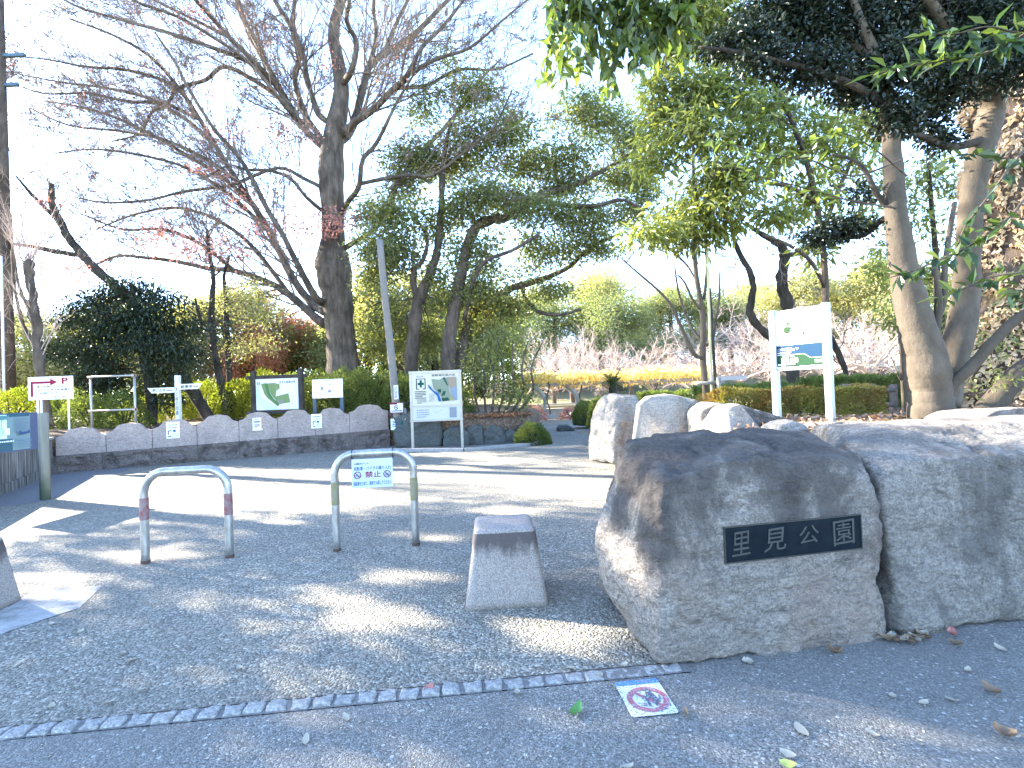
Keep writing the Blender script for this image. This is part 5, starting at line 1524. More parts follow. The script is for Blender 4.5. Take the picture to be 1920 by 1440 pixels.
# ------------------------------------------------------------------ bushes (prototypes, then copies)
def bushgeo(r, n, L, W, rg, seed, box=None):
    ge = Geo()
    u = unit(rg.normal(size=(n, 3))); u[:, 2] = np.abs(u[:, 2]) * 1.0 - 0.12
    u = unit(u)
    rad = 1 + 0.16 * fbm(u * 2.6, seed, 3) - 0.28 * rg.random(n) ** 2
    p_ = u * rad[:, None] * np.array(r)
    if box:
        p_ = np.stack([rg.uniform(-1, 1, n), rg.uniform(-1, 1, n), rg.uniform(0, 1, n)], 1)
        f = rg.integers(0, 6, n)
        p_[:, 0] = np.where(f == 0, -1, np.where(f == 1, 1, p_[:, 0])); p_[:, 1] = np.where((f == 2) | (f == 5), -1, p_[:, 1]); p_[:, 2] = np.where((f == 3) | (f == 4), 1, p_[:, 2])
        p_ = p_ * (1 - .1 * rg.random(n)[:, None] ** 2) * np.array(r)
        p_ += 0.07 * np.stack([fbm(p_ * 2.2, seed + s_, 3) for s_ in range(3)], 1)
        u = unit(p_ / np.array(r) - np.array([0, 0, .3]))
    d = unit(u * .8 + rg.normal(size=(n, 3)) * .5 + np.array([0, 0, .25]))
    t = np.clip(.5 + .5 * fbm(p_ * 2.5, seed + 9, 2) + rg.normal(size=n) * .22, 0, 1)
    leaves(ge, p_, d, L, W, rg, t, .3)
    return ge
def bushproto(name, label, r, n, L, W, mat, seed, group=None, box=None, stems=8):
    rg = rng(seed)
    t = thing(name, label, 'shrub' if not box else 'hedge', (0, 0, 0), group)
    bushgeo(r, n, L, W, rg, seed, box).build('leaves', mat, t, smooth=False, tints=True)
    ge = Geo()
    for k in range(stems):
        a = rg.uniform(0, 6.28); x, y = rg.uniform(-.7, .7, 2) * np.array(r[:2]) if box else (0, 0)
        ge.tube([(x, y, -.1), (x + .3 * r[0] * math.cos(a), y + .3 * r[1] * math.sin(a), r[2] * .5), (x + (0.6 * r[0] * math.cos(a) if not box else .1), y + (.6 * r[1] * math.sin(a) if not box else .1), r[2] * .8)], [.03, .02, .008], 5, cap=False)
    ge.build('stems', BARK_D, t)
    return t
BG = 'clipped azalea bushes behind the stone wall'
bp = bushproto('azalea_bush', 'yellow green azalea bush', (1.0, .9, 1.25), 5200, .085, .04, L_YELL, 201, BG)
bp2 = bushproto('azalea_bush', 'olive green azalea bush', (1.0, .9, 1.25), 5200, .085, .04, L_HEDGE, 202, BG)
spots = [(18, 745, 14.6, 1.0, 0, 'bright yellow green bush left of the parking sign'), (172, 790, 14.9, .8, 1, 'green bush behind the left end panel of the wall'), (232, 790, 15.0, .8, 1, 'green bush inside the empty pipe frame'),
         (130, 780, 16.8, 1.0, 1, 'dark green bush right of the parking sign'), (262, 775, 16.6, .7, 0, 'sunlit bush low behind the empty pipe frame'), (320, 775, 18.2, .8, 0, 'yellow bush behind the finger post'), (385, 775, 18.6, .9, 0, 'yellow green bush behind the fourth panel of the wall'), (450, 765, 18.4, 1.0, 0, 'yellow green bush left of the map board'),
         (500, 755, 18.8, 1.1, 0, 'yellow green bush directly behind the map board'), (550, 752, 18.6, 1.15, 0, 'yellow green bush behind the right post of the map board'), (600, 752, 18.0, 1.1, 1, 'yellow green bush behind the white plan board'), (655, 755, 17.2, 1.1, 1, 'rounded olive bush right of the white plan board'),
         (697, 752, 17.0, 1.05, 1, 'olive bush in front of the big bare tree trunk'), (722, 752, 17.6, 1.0, 1, 'olive bush just left of the leaning pole'), (757, 755, 16.8, 1.0, 1, 'pale flecked bush just right of the leaning pole'), (850, 778, 16.4, .8, 1, 'dark green bush behind the right side of the evacuation board')]
first = {0: True, 1: True}
for x, y, Y, sc, kd_, lab in spots:
    q = P(x, y, Y); q.z = max(0.75, min(lz(q.x, q.y), 1.9)) - .1 if x < 800 else .7
    hgt = (P(x, y - 62, Y).z - q.z)
    o = (bp, bp2)[kd_]
    if not first[kd_]: o = copy_tree(o, label=lab, group=BG)
    first[kd_] = False
    o.location = q; o.rotation_euler = (0, 0, x * .7); o.scale = (sc, sc, sc * rg.uniform(.9, 1.1)); o['label'] = lab
THG = 'thicket along the back of the left bank'
for k in range(14):
    x = -20 + 72 * k + rg.uniform(-12, 12); Y = rg.uniform(26, 33)
    q = P(x, 745, Y)
    o = copy_tree((bp, bp2)[int(rg.random() < .55)], (q.x, Y, 1.5), rg.uniform(0, 6.28), (rg.uniform(1.8, 2.6), rg.uniform(1.5, 2), rg.uniform(1.7, 2.5)), label='tall bush in the thicket far behind the stone wall', group=THG)
bp3 = bushproto('round_bush', 'small round clipped bush at the path corner of the bank', (.5, .5, .6), 5500, .06, .03, L_HEDGE, 203)
q = G(1000, 838); bp3.location = (q.x, q.y + .75, 0)
o = copy_tree(bp3, P(1098, 790, 19.8), 1.0, (1.0, 1.0, 1.3), label='round clipped bush on the planting island beside the path'); o.location.z = .25
o = copy_tree(bp3, P(1125, 785, 18.0), 2.0, (.9, .9, 1.5), label='clipped bush half hidden by the tall upright rock'); o.location.z = .25
RB_ = bushproto('red_bush', 'small reddish bush left of the first pergola column', (.7, .6, .7), 1500, .08, .04, L_RED, 204)
RB_.location = P(998, 780, 26); RB_.location.z = .1
o = copy_tree(RB_, P(1070, 782, 25.5), 1, .75, label='small reddish bush right of the first pergola column'); o.location.z = .1
# brown hedge on the left wall
h_ = bushproto('brown_hedge', 'clipped reddish brown hedge above the retaining wall at the left edge', (1.6, .4, .5), 4500, .05, .03, L_BROWNH, 205, None, True)
q = P(-8, 772, 11.5); h_.location = (q.x - .4, 11.3, .78); h_.rotation_euler = (0, 0, math.atan2(ld.y, ld.x))
# hedges on the terrace
h_ = bushproto('clipped_hedge', 'clipped hedge with a yellow green top and brown sides behind the park sign', (1.45, .5, .58), 15000, .06, .03, [L_HEDGE], 206, None, True)
h_.children[0].data.materials[0] = leafmat('autumn_hedge_leaves', (0.2, 0.12, 0.05), (0.26, 0.26, 0.06), .35, .5, .3)
q = P(1485, 780, 9.2); h_.location = (q.x, 9.3, tz(5, 9.2) - .05); h_.rotation_euler = (0, 0, R(4))
for x, Y, sx, sy, sz, lab in ((1408, 13.0, 1.35, .9, 1.25, 'dark green hedge between the young staked tree and the park sign'), (1592, 12.2, .95, .8, 1.35, 'dark box hedge right of the park sign by the log fence'), (1255, 14.2, 1.3, .9, .85, 'yellow green low hedge left of the young staked tree'), (1262, 17.5, 1.1, .9, 1.3, 'dark hedge in front of the yellow wisteria'), (1490, 12.5, .8, .7, 1.1, 'dark hedge seen under the park sign')):
    if x == 1408:
        DH = bushproto('dark_hedge', lab, (1.0, .6, .62), 8000, .07, .035, L_HEDGE, 207, None, True); o = DH
        o.scale = (sx, sy, sz)
    else: o = copy_tree(DH, (0, 0, 0), 0, (sx, sy, sz), label=lab)
    q = P(x, 750, Y); o.location = (q.x, Y, tz(q.x, Y) - .05)
    if x == 1255:
        o.children[0].data = o.children[0].data.copy(); o.children[0].data.materials[0] = L_YELL
# cycad
rg = rng(208); ge = Geo(); tk = Geo(); Y = 21.0
q = P(1150, 752, Y); zb = .95
tk.tube([(q.x, Y, 0.0), (q.x, Y, zb + .55), (q.x, Y, zb + .75)], [.16, .17, .1], 10)
for k in range(54):
    a = rg.uniform(0, 6.28); el = rg.uniform(-.1, 1.3)
    d = np.array([math.cos(a) * math.cos(el), math.sin(a) * math.cos(el), math.sin(el)])
    L = rg.uniform(.75, 1.0); p_ = np.array([q.x, Y, zb + .7]); pts = [p_]
    for i in range(7):
        d = unit(d + np.array([0, 0, -.12])); p_ = p_ + d * L / 7; pts.append(p_)
    pts = np.array(pts); dd = unit(np.gradient(pts, axis=0)); sd_ = unit(np.cross(dd, [0, 0, 1.0]))
    for i in range(1, 8):
        for f in (0, .33, .66):
            b = pts[i] - dd[i] * f * L / 7
            for sg in (-1, 1):
                v = unit(sd_[i] * sg * .8 + dd[i] * .7 + np.array([0, 0, .15]))
                leaves(ge, b[None], v[None], .2 * (1.1 - i / 9), .022, rg, [rg.random()], .8)
tree('cycad', 'spiky green cycad palm behind the tall upright rock', (q.x, Y, 0), tk, BARK_D, ge, L_PALM, cat='palm')
# wisteria on the pergola
rg = rng(209); ge = Geo(); n = 15000
x = rg.uniform(0, 1, n); y = rg.uniform(26.4, 36, n)
xa = 0.3 + 0.02 * (y - 27); xb = (1330 - 960) / 960 * y
X = xa + (xb - xa) * x
top = 2.02 + .35 * (fbm(np.stack([X * .7, y * .5, y * 0], 1), 4, 3) * .8 + .7) + .03 * (y - 27)
Zw = 1.88 + (top - 1.88) * rg.random(n) ** .5 - .3 * (rg.random(n) < .12) * rg.random(n)
leaves(ge, np.stack([X, y, Zw], 1), unit(rg.normal(size=(n, 3)) + np.array([0, -.3, -.5])), .26, .13, rg, np.clip(.5 + .4 * fbm(np.stack([X, y, Zw], 1) * 1.1, 8, 2) + rg.normal(size=n) * .2, 0, 1), .3)
tw = Geo()
for px, Y in ((1021, 27.5), (1082, 27.8), (1150, 32), (1225, 34), (1300, 36)):
    q = P(px, 760, Y)
    tw.tube([(q.x + .2 + .08 * math.sin(t * 9), Y - .25 + .1 * math.cos(t * 9), t * 2.0) for t in np.linspace(0, 1, 10)], .04, 6, cap=False)
s = thing('wisteria', 'yellow autumn wisteria spread over the low pergola', 'climbing plant', (P(1100, 780, 29).x + .4, 29, 0))
tw.build('stems', BARK_Z, s); ge.build('leaves', L_WIST, s, smooth=False, tints=True)

# ------------------------------------------------------------------ far trees (prototypes and copies)
def roundtree(name, label, H, Wd, n, mat, seed, group):
    rg = rng(seed); w, cr = Geo(), Geo()
    w.tube(catmull([(0, 0, -.3), (.1, 0, H * .25), (-.1, .1, H * .5), (.05, 0, H * .8)], 3), np.linspace(.05 * H, .01 * H, 10), 8)
    cl = []
    for k in range(16):
        a = rg.uniform(0, 6.28); z = rg.uniform(.3, .92) * H; rr = Wd * .5 * math.sin(math.pi * min(1, max(.12, 1.05 - (z / H)) * .9)) * rg.uniform(.5, .95)
        s_ = rg.uniform(.16, .26) * Wd
        cl.append(((rr * math.cos(a), rr * math.sin(a), z), (s_, s_, s_ * .7)))
    cc = foliage(cr, cl, n, 7, .05 * H ** .5 * 1.6, .024 * H ** .5 * 1.6, .05 * H, rg, .2, .5, .08, .5, seed)
    connect(w, [(0, 0, z) for z in np.linspace(.2 * H, .75 * H, 8)], cc[rg.choice(len(cc), 40, False)], rg, .02 * H / 4)
    t = thing(name, label, 'tree', (0, 0, 0), group)
    w.build('trunk', BARK_E, t); cr.build('crown', mat, t, smooth=False, tints=True)
    return t
def baretree(name, label, H, Wd, seed, group, mat):
    rg = rng(seed); w, tw = Geo(), Geo(); tips = []
    w.tube(catmull([(0, 0, -.3), (.1, .05, H * .12), (0, .1, H * .26)], 3), np.linspace(.035 * H, .028 * H, 7), 8)
    for k in range(7):
        a = k * 6.28 / 7 + rg.uniform(-.3, .3)
        d = unit(np.array([math.cos(a), math.sin(a), rg.uniform(.35, 1.1)]))
        grow(tw, np.array([0, .1, H * .24]), d, Wd * .5 * rg.uniform(.75, 1.1), .016 * H, 4, rg, dict(n=(5, 5, 5, 5), ratio=.55, spread=.75, wob=.16, up=.03), tips)
    t = thing(name, label, 'tree', (0, 0, 0), group)
    w.build('trunk', BARK_E, t); tw.build('twigs', mat, t)
    return t
def gz(x, y):
    r_ = min(1, max(0, (y - 42) / 40))
    return -0.03 + 3.5 * r_ * r_ * (3 - 2 * r_) * min(1, max(.2, (x + 25) / 20))
rg = rng(300)
CG = 'bare cherry trees in the far part of the park'
ch = [baretree('cherry_tree', 'pale pinkish leafless cherry tree among the far cherries beyond the pergola', 5.2, 7.5, 301 + k, CG, TWIG_P) for k in range(2)]
used = [False, False]
for x, Y, sc in ((985, 38, .85), (1040, 41, .95), (1075, 47, 1.15), (1130, 42, .9), (1185, 45, 1.0), (1225, 50, 1.2), (1290, 43, .95), (1340, 48, 1.15), (1385, 44, 1.0), (1430, 52, 1.3), (1490, 44, 1.1), (1545, 42, 1.1), (1590, 48, 1.3), (1635, 40, 1.1), (1690, 44, 1.2), (1020, 55, 1.3), (1150, 58, 1.4), (1300, 60, 1.5), (1450, 62, 1.6), (1580, 60, 1.6)):
    k = int(rg.integers(2)); o = ch[k] if not used[k] else copy_tree(ch[k])
    used[k] = True
    q = P(x, 730, Y); o.location = (q.x, Y, gz(q.x, Y)); o.rotation_euler = (0, 0, rg.uniform(0, 6.28)); o.scale = (sc * 1.15, sc * 1.15, sc * rg.uniform(1.0, 1.3))
RG_ = 'round green trees on the far rise'
ft = [roundtree('far_tree', 'rounded green tree on the far rise behind the cherries', 9, 8, 80, L_FAR, 311, RG_), roundtree('far_tree', 'rounded olive green tree on the far rise behind the cherries', 9, 8, 80, L_FARY, 312, RG_)]
used = [False, False]
for x, Y, sc, k in ((930, 62, 1.1, 0), (985, 70, 1.3, 1), (1045, 60, 1.1, 0), (1120, 66, 1.45, 1), (1160, 58, 1.1, 0), (1245, 74, 1.25, 1), (1265, 70, 1.2, 0), (1355, 78, 1.2, 0), (1375, 74, 1.1, 0), (1420, 84, 1.3, 1), (1495, 64, 1.1, 1), (1540, 72, 1.1, 0), (1600, 66, 1.2, 1), (1660, 60, 1.2, 1), (1720, 56, 1.2, 1), (860, 66, 1.2, 0)):
    o = ft[k] if not used[k] else copy_tree(ft[k])
    used[k] = True
    q = P(x, 730, Y); o.location = (q.x, Y, gz(q.x, Y)); o.rotation_euler = (0, 0, rg.uniform(0, 6.28)); o.scale = (sc * 1.2, sc * 1.2, sc * rg.uniform(1.1, 1.35))
LG = 'trees filling the back of the left bank'
lt = [roundtree('background_tree', 'yellow green tree at the back of the left bank', 5.5, 5.5, 120, L_FARY, 321, LG), roundtree('background_tree', 'green tree at the back of the left bank', 5.5, 5.5, 120, L_FAR, 322, LG), roundtree('background_tree', 'red and orange maple at the back of the left bank', 4.5, 5.5, 75, L_MAPLE, 323, LG)]
used = [False] * 3
for x, Y, sc, k, lab in ((30, 26, .95, 1, 'green tree behind the utility pole at the left edge'), (110, 25, .85, 0, 'yellow green tree behind the parking sign'), (330, 24, .85, 0, 'yellow green tree far behind the finger post'), (420, 25, 1.0, 0, 'yellow green tree far behind the slim trees'), (480, 27, 1.15, 0, 'tall yellow green tree above the map board'), (545, 27, .95, 2, 'orange red maple left of the big bare tree'), (475, 24, .7, 2, 'low red maple above the map board'), (600, 30, 1.0, 2, 'orange maple directly behind the big bare tree'),
        (690, 25, .95, 1, 'green tree right behind the big bare tree trunk'), (750, 24, 1.0, 0, 'yellow green tree behind the leaning pole'), (815, 26, .9, 1, 'green tree between the trunks of the evergreen oak'), (895, 28, 1.0, 1, 'green tree right of the evergreen oak trunks'), (200, 27, .9, 1, 'green tree behind the dark conifer'), (260, 28, 1.0, 0, 'yellow green tree behind the dark conifer')):
    o = lt[k] if not used[k] else copy_tree(lt[k])
    used[k] = True
    q = P(x, 730, Y); o.location = (q.x, Y, min(lz(q.x, Y), 1.9) if x < 900 else .6); o.rotation_euler = (0, 0, rg.uniform(0, 6.28)); o.scale = (sc, sc, sc * rg.uniform(.9, 1.1)); o['label'] = lab

# ------------------------------------------------------------------ right side trees
# young staked tree
rg = rng(401); Y = 9.4; w, tw, cr = Geo(), Geo(), Geo(); nd = []
for sp in ([(1326, 790, 6), (1322, 730, 6), (1318, 670, 6), (1318, 600, 5.5), (1312, 560, 5), (1304, 500, 4.5), (1301, 440, 4, .1), (1302, 380, 3.5), (1300, 300, 3), (1298, 200, 2)],
           [(1318, 672, 4), (1302, 664, 4, -.2), (1282, 625, 3.5, -.3), (1262, 580, 3, -.4), (1240, 550, 2.5, -.5), (1200, 515, 2, -.6), (1165, 485, 1.3, -.6)],
           [(1316, 640, 3), (1300, 620, 3, .2), (1285, 590, 2.5, .4), (1272, 545, 2, .4), (1265, 500, 1.5, .4)],
           [(1318, 650, 3), (1335, 640, 3, .2), (1342, 600, 2.5, .3), (1348, 560, 2, .4), (1350, 510, 1.5, .4)],
           [(1314, 580, 3), (1298, 560, 2.5, -.2), (1284, 530, 2, -.3), (1270, 515, 1.5, -.3)],
           [(1320, 560, 3), (1326, 500, 3, .3), (1322, 440, 3, .3), (1324, 370, 2.5, .3), (1330, 300, 2, .3)],
           [(1312, 540, 2), (1290, 500, 2, .4), (1260, 470, 2, .5), (1235, 450, 1.5, .6)]):
    pts, rad = limb(w, sp, Y, rg, 8, 4, .05); nd.append(pts)
nd = np.concatenate([p_[-12:] for p_ in nd])
cl = [clump(q[0], q[1], Y + q[4], q[2], q[3]) for q in ((1300, 400, 80, 36, 0), (1240, 430, 60, 28, -.4), (1350, 420, 60, 30, .3), (1290, 450, 70, 26, .2), (1200, 450, 34, 14, -.5), (1310, 350, 60, 26, .2), (1370, 380, 50, 26, -.3))]
cc = foliage(cr, cl, 300, 8, .21, .056, .12, rg, .7, .35, .02, 1.5, 5)
connect(tw, nd, cc[rg.choice(len(cc), 90, False)], rg, .008)
tree('young_tree', 'young slender tree tied to bamboo stakes with bright long leaves', P(1326, 775, Y), w, BARK_P, cr, L_LONG, tw, BARK_P)
s = thing('tree_stake', 'tall bamboo stake tied to the young tree', 'stake', P(1337, 770, Y), 'stakes of the young tree')
ge = Geo(); a, b = P(1336, 790, Y - .12), P(1326, 470, Y - .1)
ge.tube([a + (b - a) * t for t in np.linspace(0, 1, 9)], [.022 + (.004 if i % 2 else 0) for i in range(9)], 8); ge.build('bamboo', paint('bamboo', (0.42, 0.38, 0.2), .5, 0, .4), s)
s = thing('tree_stake', 'short dark post standing just right of the young tree', 'stake', P(1345, 770, Y), 'stakes of the young tree')
ge = Geo(); a, b = P(1346, 790, Y + .1), P(1330, 540, Y + .1); ge.tube([a, b], .03, 8); ge.build('post', DARK_WOOD, s)
s = thing('tree_support', 'pale wooden support frame at the foot of the young tree', 'support', P(1350, 770, Y - .2))
zt_ = tz(4, Y)
ge = Geo(); q = P(1349, 750, Y - .25); ge.tube([(q.x, Y - .25, zt_ - .1), (q.x, Y - .25, P(1347, 708, Y).z)], .04, 8); ge.build('post', GREY_WOOD, s)
ge = Geo(); q2 = P(1333, 718, Y - .25); ge.tube([(q2.x - .25, Y - .2, q2.z), (q.x + .12, Y - .2, q2.z)], .032, 8); ge.build('cross_bar', GREY_WOOD, s)

# evergreen behind the park sign with lit drooping leaves
rg = rng(402); Y = 9.7; w, tw, cr = Geo(), Geo(), Geo(); nd = []
for sp in ([(1552, 780, 6), (1550, 640, 6), (1547, 540, 6), (1540, 440, 5.5), (1520, 330, 5), (1490, 240, 4.5), (1450, 150, 4), (1420, 60, 3)],
           [(1540, 440, 4), (1570, 360, 4, .4), (1600, 290, 3.5, .6), (1620, 200, 3, .6)], [(1530, 380, 4), (1480, 350, 3.5, -.4), (1420, 340, 3, -.6), (1370, 310, 2.5, -.8)],
           [(1490, 240, 4), (1420, 210, 3.5, .3), (1350, 190, 3, .5), (1280, 170, 2.5, .6), (1240, 130, 2, .6)], [(1547, 540, 4), (1520, 490, 3.5, -.3), (1480, 460, 3, -.5), (1430, 440, 2.5, -.6)]):
    pts, rad = limb(w, sp, Y, rg, 8, 4, .05); nd.append(pts[4:])
nd = np.concatenate(nd)
cl = [clump(q[0], q[1], Y + q[4], q[2], q[3]) for q in ((1245, 150, 36, 50, .4), (1235, 230, 34, 50, .5), (1290, 120, 46, 60, .3), (1350, 90, 60, 60, .6), (1320, 190, 60, 40, .3), (1400, 160, 60, 50, 0), (1340, 260, 60, 36, -.3), (1420, 250, 60, 40, -.4), (1480, 300, 60, 36, .2), (1400, 330, 60, 34, -.5), (1350, 320, 50, 30, -.5), (1540, 250, 60, 40, .4), (1590, 310, 60, 36, .5), (1520, 370, 50, 30, .3), (1460, 400, 60, 26, -.4), (1590, 400, 50, 26, .2), (1540, 470, 34, 34, .1), (1620, 230, 50, 40, .5), (1470, 200, 60, 36, .2), (1290, 40, 60, 50, .4), (1640, 480, 44, 26, .3), (1600, 530, 40, 24, .4), (1215, 290, 34, 40, .4), (1260, 300, 40, 40, .2), (1225, 190, 34, 46, .6), (1300, 230, 50, 46, -.1), (1260, 70, 40, 50, .5), (1310, 10, 60, 50, .2), (1370, 30, 60, 40, .6), (1340, 150, 50, 40, .1), (1420, 200, 50, 36, -.2))]
cc = foliage(cr, cl, 300, 8, .21, .058, .13, rg, .65, .35, .06, 1.4, 6)
connect(tw, nd, cc[rg.choice(len(cc), 240, False)], rg, .010)
tree('broadleaf_evergreen', 'sunlit yellow green evergreen with drooping leaves behind the park sign', P(1552, 770, Y), w, BARK_E, cr, L_LONG, tw, BARK_E)

# second evergreen filling the gap behind the thick stems
rg = rng(412); Y = 12.6; w, tw, cr = Geo(), Geo(), Geo()
pts, rad = limb(w, [(1775, 770, 7), (1768, 640, 6), (1758, 520, 5), (1748, 400, 4), (1740, 300, 3)], Y, rg, 8, 4, .03)
cl = [clump(q[0], q[1], Y + q[4], q[2], q[3]) for q in ((1740, 320, 50, 40, 0), (1700, 400, 50, 40, .2), (1770, 430, 44, 40, 0), (1740, 520, 40, 40, .3), (1780, 600, 36, 36, 0), (1650, 500, 40, 30, .3), (1800, 340, 40, 36, 0), (1690, 600, 36, 30, .4), (1650, 360, 44, 34, 0), (1760, 680, 30, 24, .2))]
cc = foliage(cr, cl, 150, 8, .19, .06, .15, rg, .45, .35, .05, 1.2, 9)
connect(tw, pts[4:], cc[rg.choice(len(cc), 110, False)], rg, .010)
tree('broadleaf_evergreen', 'loose leafy evergreen filling the gap behind the thick pale stems', P(1775, 765, Y), w, BARK_E, cr, L_LONG, tw, BARK_E)

# bent bare plum trunks
rg = rng(403); Y = 13.5; w, tw = Geo(), Geo(); tips = []
for sp in ([(1492, 760, 12), (1486, 690, 11), (1482, 620, 11), (1476, 570, 10.5), (1466, 535, 10), (1467, 505, 9.5), (1472, 480, 9), (1462, 460, 7), (1430, 440, 5), (1400, 420, 3)],
           [(1484, 650, 9), (1455, 638, 8, -.3), (1430, 620, 7.5, -.4), (1408, 592, 7, -.5), (1406, 575, 6.5, -.5), (1412, 545, 6, -.5), (1408, 515, 5.5, -.5), (1392, 485, 5, -.5), (1378, 455, 4, -.5), (1370, 420, 2.5, -.5)],
           [(1480, 610, 7), (1530, 600, 6, .4), (1580, 680, 5, .5), (1590, 740, 5, .5)], [(1472, 480, 5), (1510, 470, 4, .2), (1560, 440, 3, .4)]):
    pts, rad = limb(w, sp, Y, rg, 9, 4, .08)
    for q in pts[-12::2]: grow(tw, q, unit(rg.normal(size=3) + np.array([0, 0, .4])), rg.uniform(.6, 1.4), .014, 2, rg, prm, tips)
tree('bent_tree', 'dark crooked bare tree with a bent side trunk behind the park sign', P(1490, 765, Y), w, BARK_D, None, None, tw, TWIG)

# multi-stem tree on the terrace under the dark canopy
rg = rng(404); Y = 6.5; w, tw, cr = Geo(), Geo(), Geo(); nd = []
SP = [[(1748, 800, 42), (1746, 775, 37), (1744, 745, 34), (1740, 705, 36), (1733, 660, 33), (1722, 620, 30), (1708, 570, 27), (1698, 520, 24), (1688, 460, 21), (1680, 400, 18), (1676, 340, 17), (1672, 280, 15), (1668, 230, 14), (1660, 170, 12), (1640, 100, 9), (1610, 30, 7), (1580, -60, 5)],
      [(1768, 760, 26, .2), (1776, 710, 25, .25), (1792, 650, 24, .3), (1805, 600, 23, .35), (1812, 540, 21, .4), (1814, 480, 20, .4), (1818, 420, 19, .4), (1826, 350, 20, .4), (1838, 290, 21, .4), (1852, 240, 21, .45), (1858, 200, 20, .5), (1840, 150, 17, .4), (1800, 90, 13, .2), (1760, 30, 10, 0), (1700, -60, 7, -.3)],
      [(1858, 200, 14, .5), (1880, 130, 12, .6), (1900, 50, 10, .6), (1930, -40, 7, .6)],
      [(1762, 745, 13, -.05), (1790, 715, 11, -.1), (1820, 690, 10.5, -.15), (1850, 655, 10, -.2), (1878, 625, 9.5, -.25), (1905, 600, 9, -.3), (1950, 570, 8, -.35), (2010, 520, 6, -.4)],
      [(1740, 665, 9), (1752, 640, 8), (1756, 610, 7), (1760, 575, 7), (1758, 540, 6), (1752, 500, 5)],
      [(1756, 600, 6), (1770, 560, 5.5), (1772, 500, 5), (1780, 440, 4.5, .1), (1790, 380, 4, .2)],
      [(1690, 395, 6), (1665, 385, 5.5), (1645, 365, 5), (1625, 325, 4), (1600, 300, 3), (1560, 290, 2)], [(1692, 430, 8, .1), (1660, 410, 6, .3), (1620, 440, 5, .5), (1575, 445, 4, .6), (1540, 440, 3, .7)],
      [(1668, 200, 8), (1600, 160, 7, -.2), (1520, 130, 6, -.3), (1440, 110, 5, -.3), (1370, 95, 3.5, -.2), (1310, 88, 2, -.1)],
      [(1640, 110, 7), (1560, 60, 6, .3), (1480, 40, 5, .4), (1400, 20, 3, .5)], [(1850, 260, 8, .4), (1790, 275, 7, .2), (1740, 260, 6, .1), (1700, 245, 4, 0)]]
for si, sp in enumerate(SP):
    pts, rad = limb(w if si < 6 else tw, sp, Y, rg, 16 if sp[0][2] > 20 else 9, 5, .018); nd.append(pts[len(pts) // 2:])
nd = np.concatenate(nd)
cl = [clump(q[0], q[1], Y + q[4], q[2], q[3]) for q in ((1350, 88, 44, 14, 0), (1400, 70, 60, 34, 0), (1440, 110, 60, 30, -.2), (1480, 50, 70, 44, .3), (1530, 130, 70, 40, -.2), (1560, 60, 70, 50, .3), (1620, 150, 60, 46, 0), (1640, 60, 80, 56, .2), (1700, 120, 70, 56, -.2), (1740, 50, 80, 60, .3), (1780, 130, 70, 56, 0), (1840, 70, 80, 66, .2), (1900, 120, 60, 50, .1), (1690, 215, 36, 40, -.1), (1600, 175, 50, 24, 0), (1730, 215, 44, 34, .2), (1760, 260, 34, 24, .2), (1540, 440, 50, 18, .6), (1590, 425, 50, 20, .5), (1620, 360, 24, 16, .2), (1500, 0, 80, 40, .2), (1650, -20, 90, 50, .2), (1800, -20, 90, 50, .2), (1900, 10, 70, 60, .2), (1430, 30, 60, 40, .3), (1670, 235, 26, 24, 0), (1780, 180, 50, 30, .3))]
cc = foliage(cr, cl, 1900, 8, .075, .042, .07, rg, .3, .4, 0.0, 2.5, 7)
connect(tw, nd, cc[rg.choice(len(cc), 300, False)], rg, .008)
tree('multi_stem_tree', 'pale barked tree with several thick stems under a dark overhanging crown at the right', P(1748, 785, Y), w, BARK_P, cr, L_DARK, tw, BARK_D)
# leaning trunk at the right edge
rg = rng(405); Y = 7.6; w, cr = Geo(), Geo()
limb(w, [(1800, 815, 24), (1835, 785, 21), (1870, 745, 19), (1905, 708, 18), (1950, 670, 17), (2020, 600, 14), (2080, 500, 10)], Y, rg, 12, 4, .05)
cl = [clump(q[0], q[1], Y - .15, q[2], q[3]) for q in ((1880, 705, 50, 24), (1850, 650, 34, 40), (1900, 640, 30, 30), (1800, 620, 24, 50), (1890, 560, 26, 30), (1815, 735, 26, 20))]
foliage(cr, cl, 190, 6, .08, .045, .09, rg, .3, .4)
tree('inclined_tree', 'smooth trunk leaning hard to the right beside the round rock at the right edge', P(1815, 800, Y), w, BARK_P, cr, L_EVER)
# sunlit giant trunk wrapped in dry vines
rg = rng(406); Y = 10.2; w, cr = Geo(), Geo()
pts, rad = limb(w, [(1930, 800, 110), (1925, 700, 92), (1922, 600, 85), (1922, 480, 84), (1925, 350, 82), (1928, 200, 80), (1935, 60, 76), (1945, -120, 70)], Y, rg, 24, 5, .04)
n = 15000
i = rg.integers(0, len(pts) - 1, n); f = rg.random(n)[:, None]
c0 = pts[i] * (1 - f) + pts[i + 1] * f; a = rg.uniform(0, 6.28, n)
rr = rad[i] * (1.02 + .13 * (fbm(np.stack([a * 2.2, c0[:, 2] * 1.8, a * 0], 1), 5, 3)) + .05 * rg.random(n))
p_ = c0 + np.stack([np.cos(a) * rr, np.sin(a) * rr, np.zeros(n)], 1)
d = unit(np.stack([np.cos(a) * .6, np.sin(a) * .6, -np.ones(n) * .6], 1) + rg.normal(size=(n, 3)) * .45)
leaves(cr, p_, d, .14, .085, rg, np.clip(.55 + .4 * fbm(p_ * 2, 3, 3) + rg.normal(size=n) * .15, 0, 1), .2)
tree('vine_covered_tree', 'giant sunlit trunk wrapped in tan dry vine leaves at the right edge', P(1930, 790, Y), w, BARK_E, cr, L_TAN)
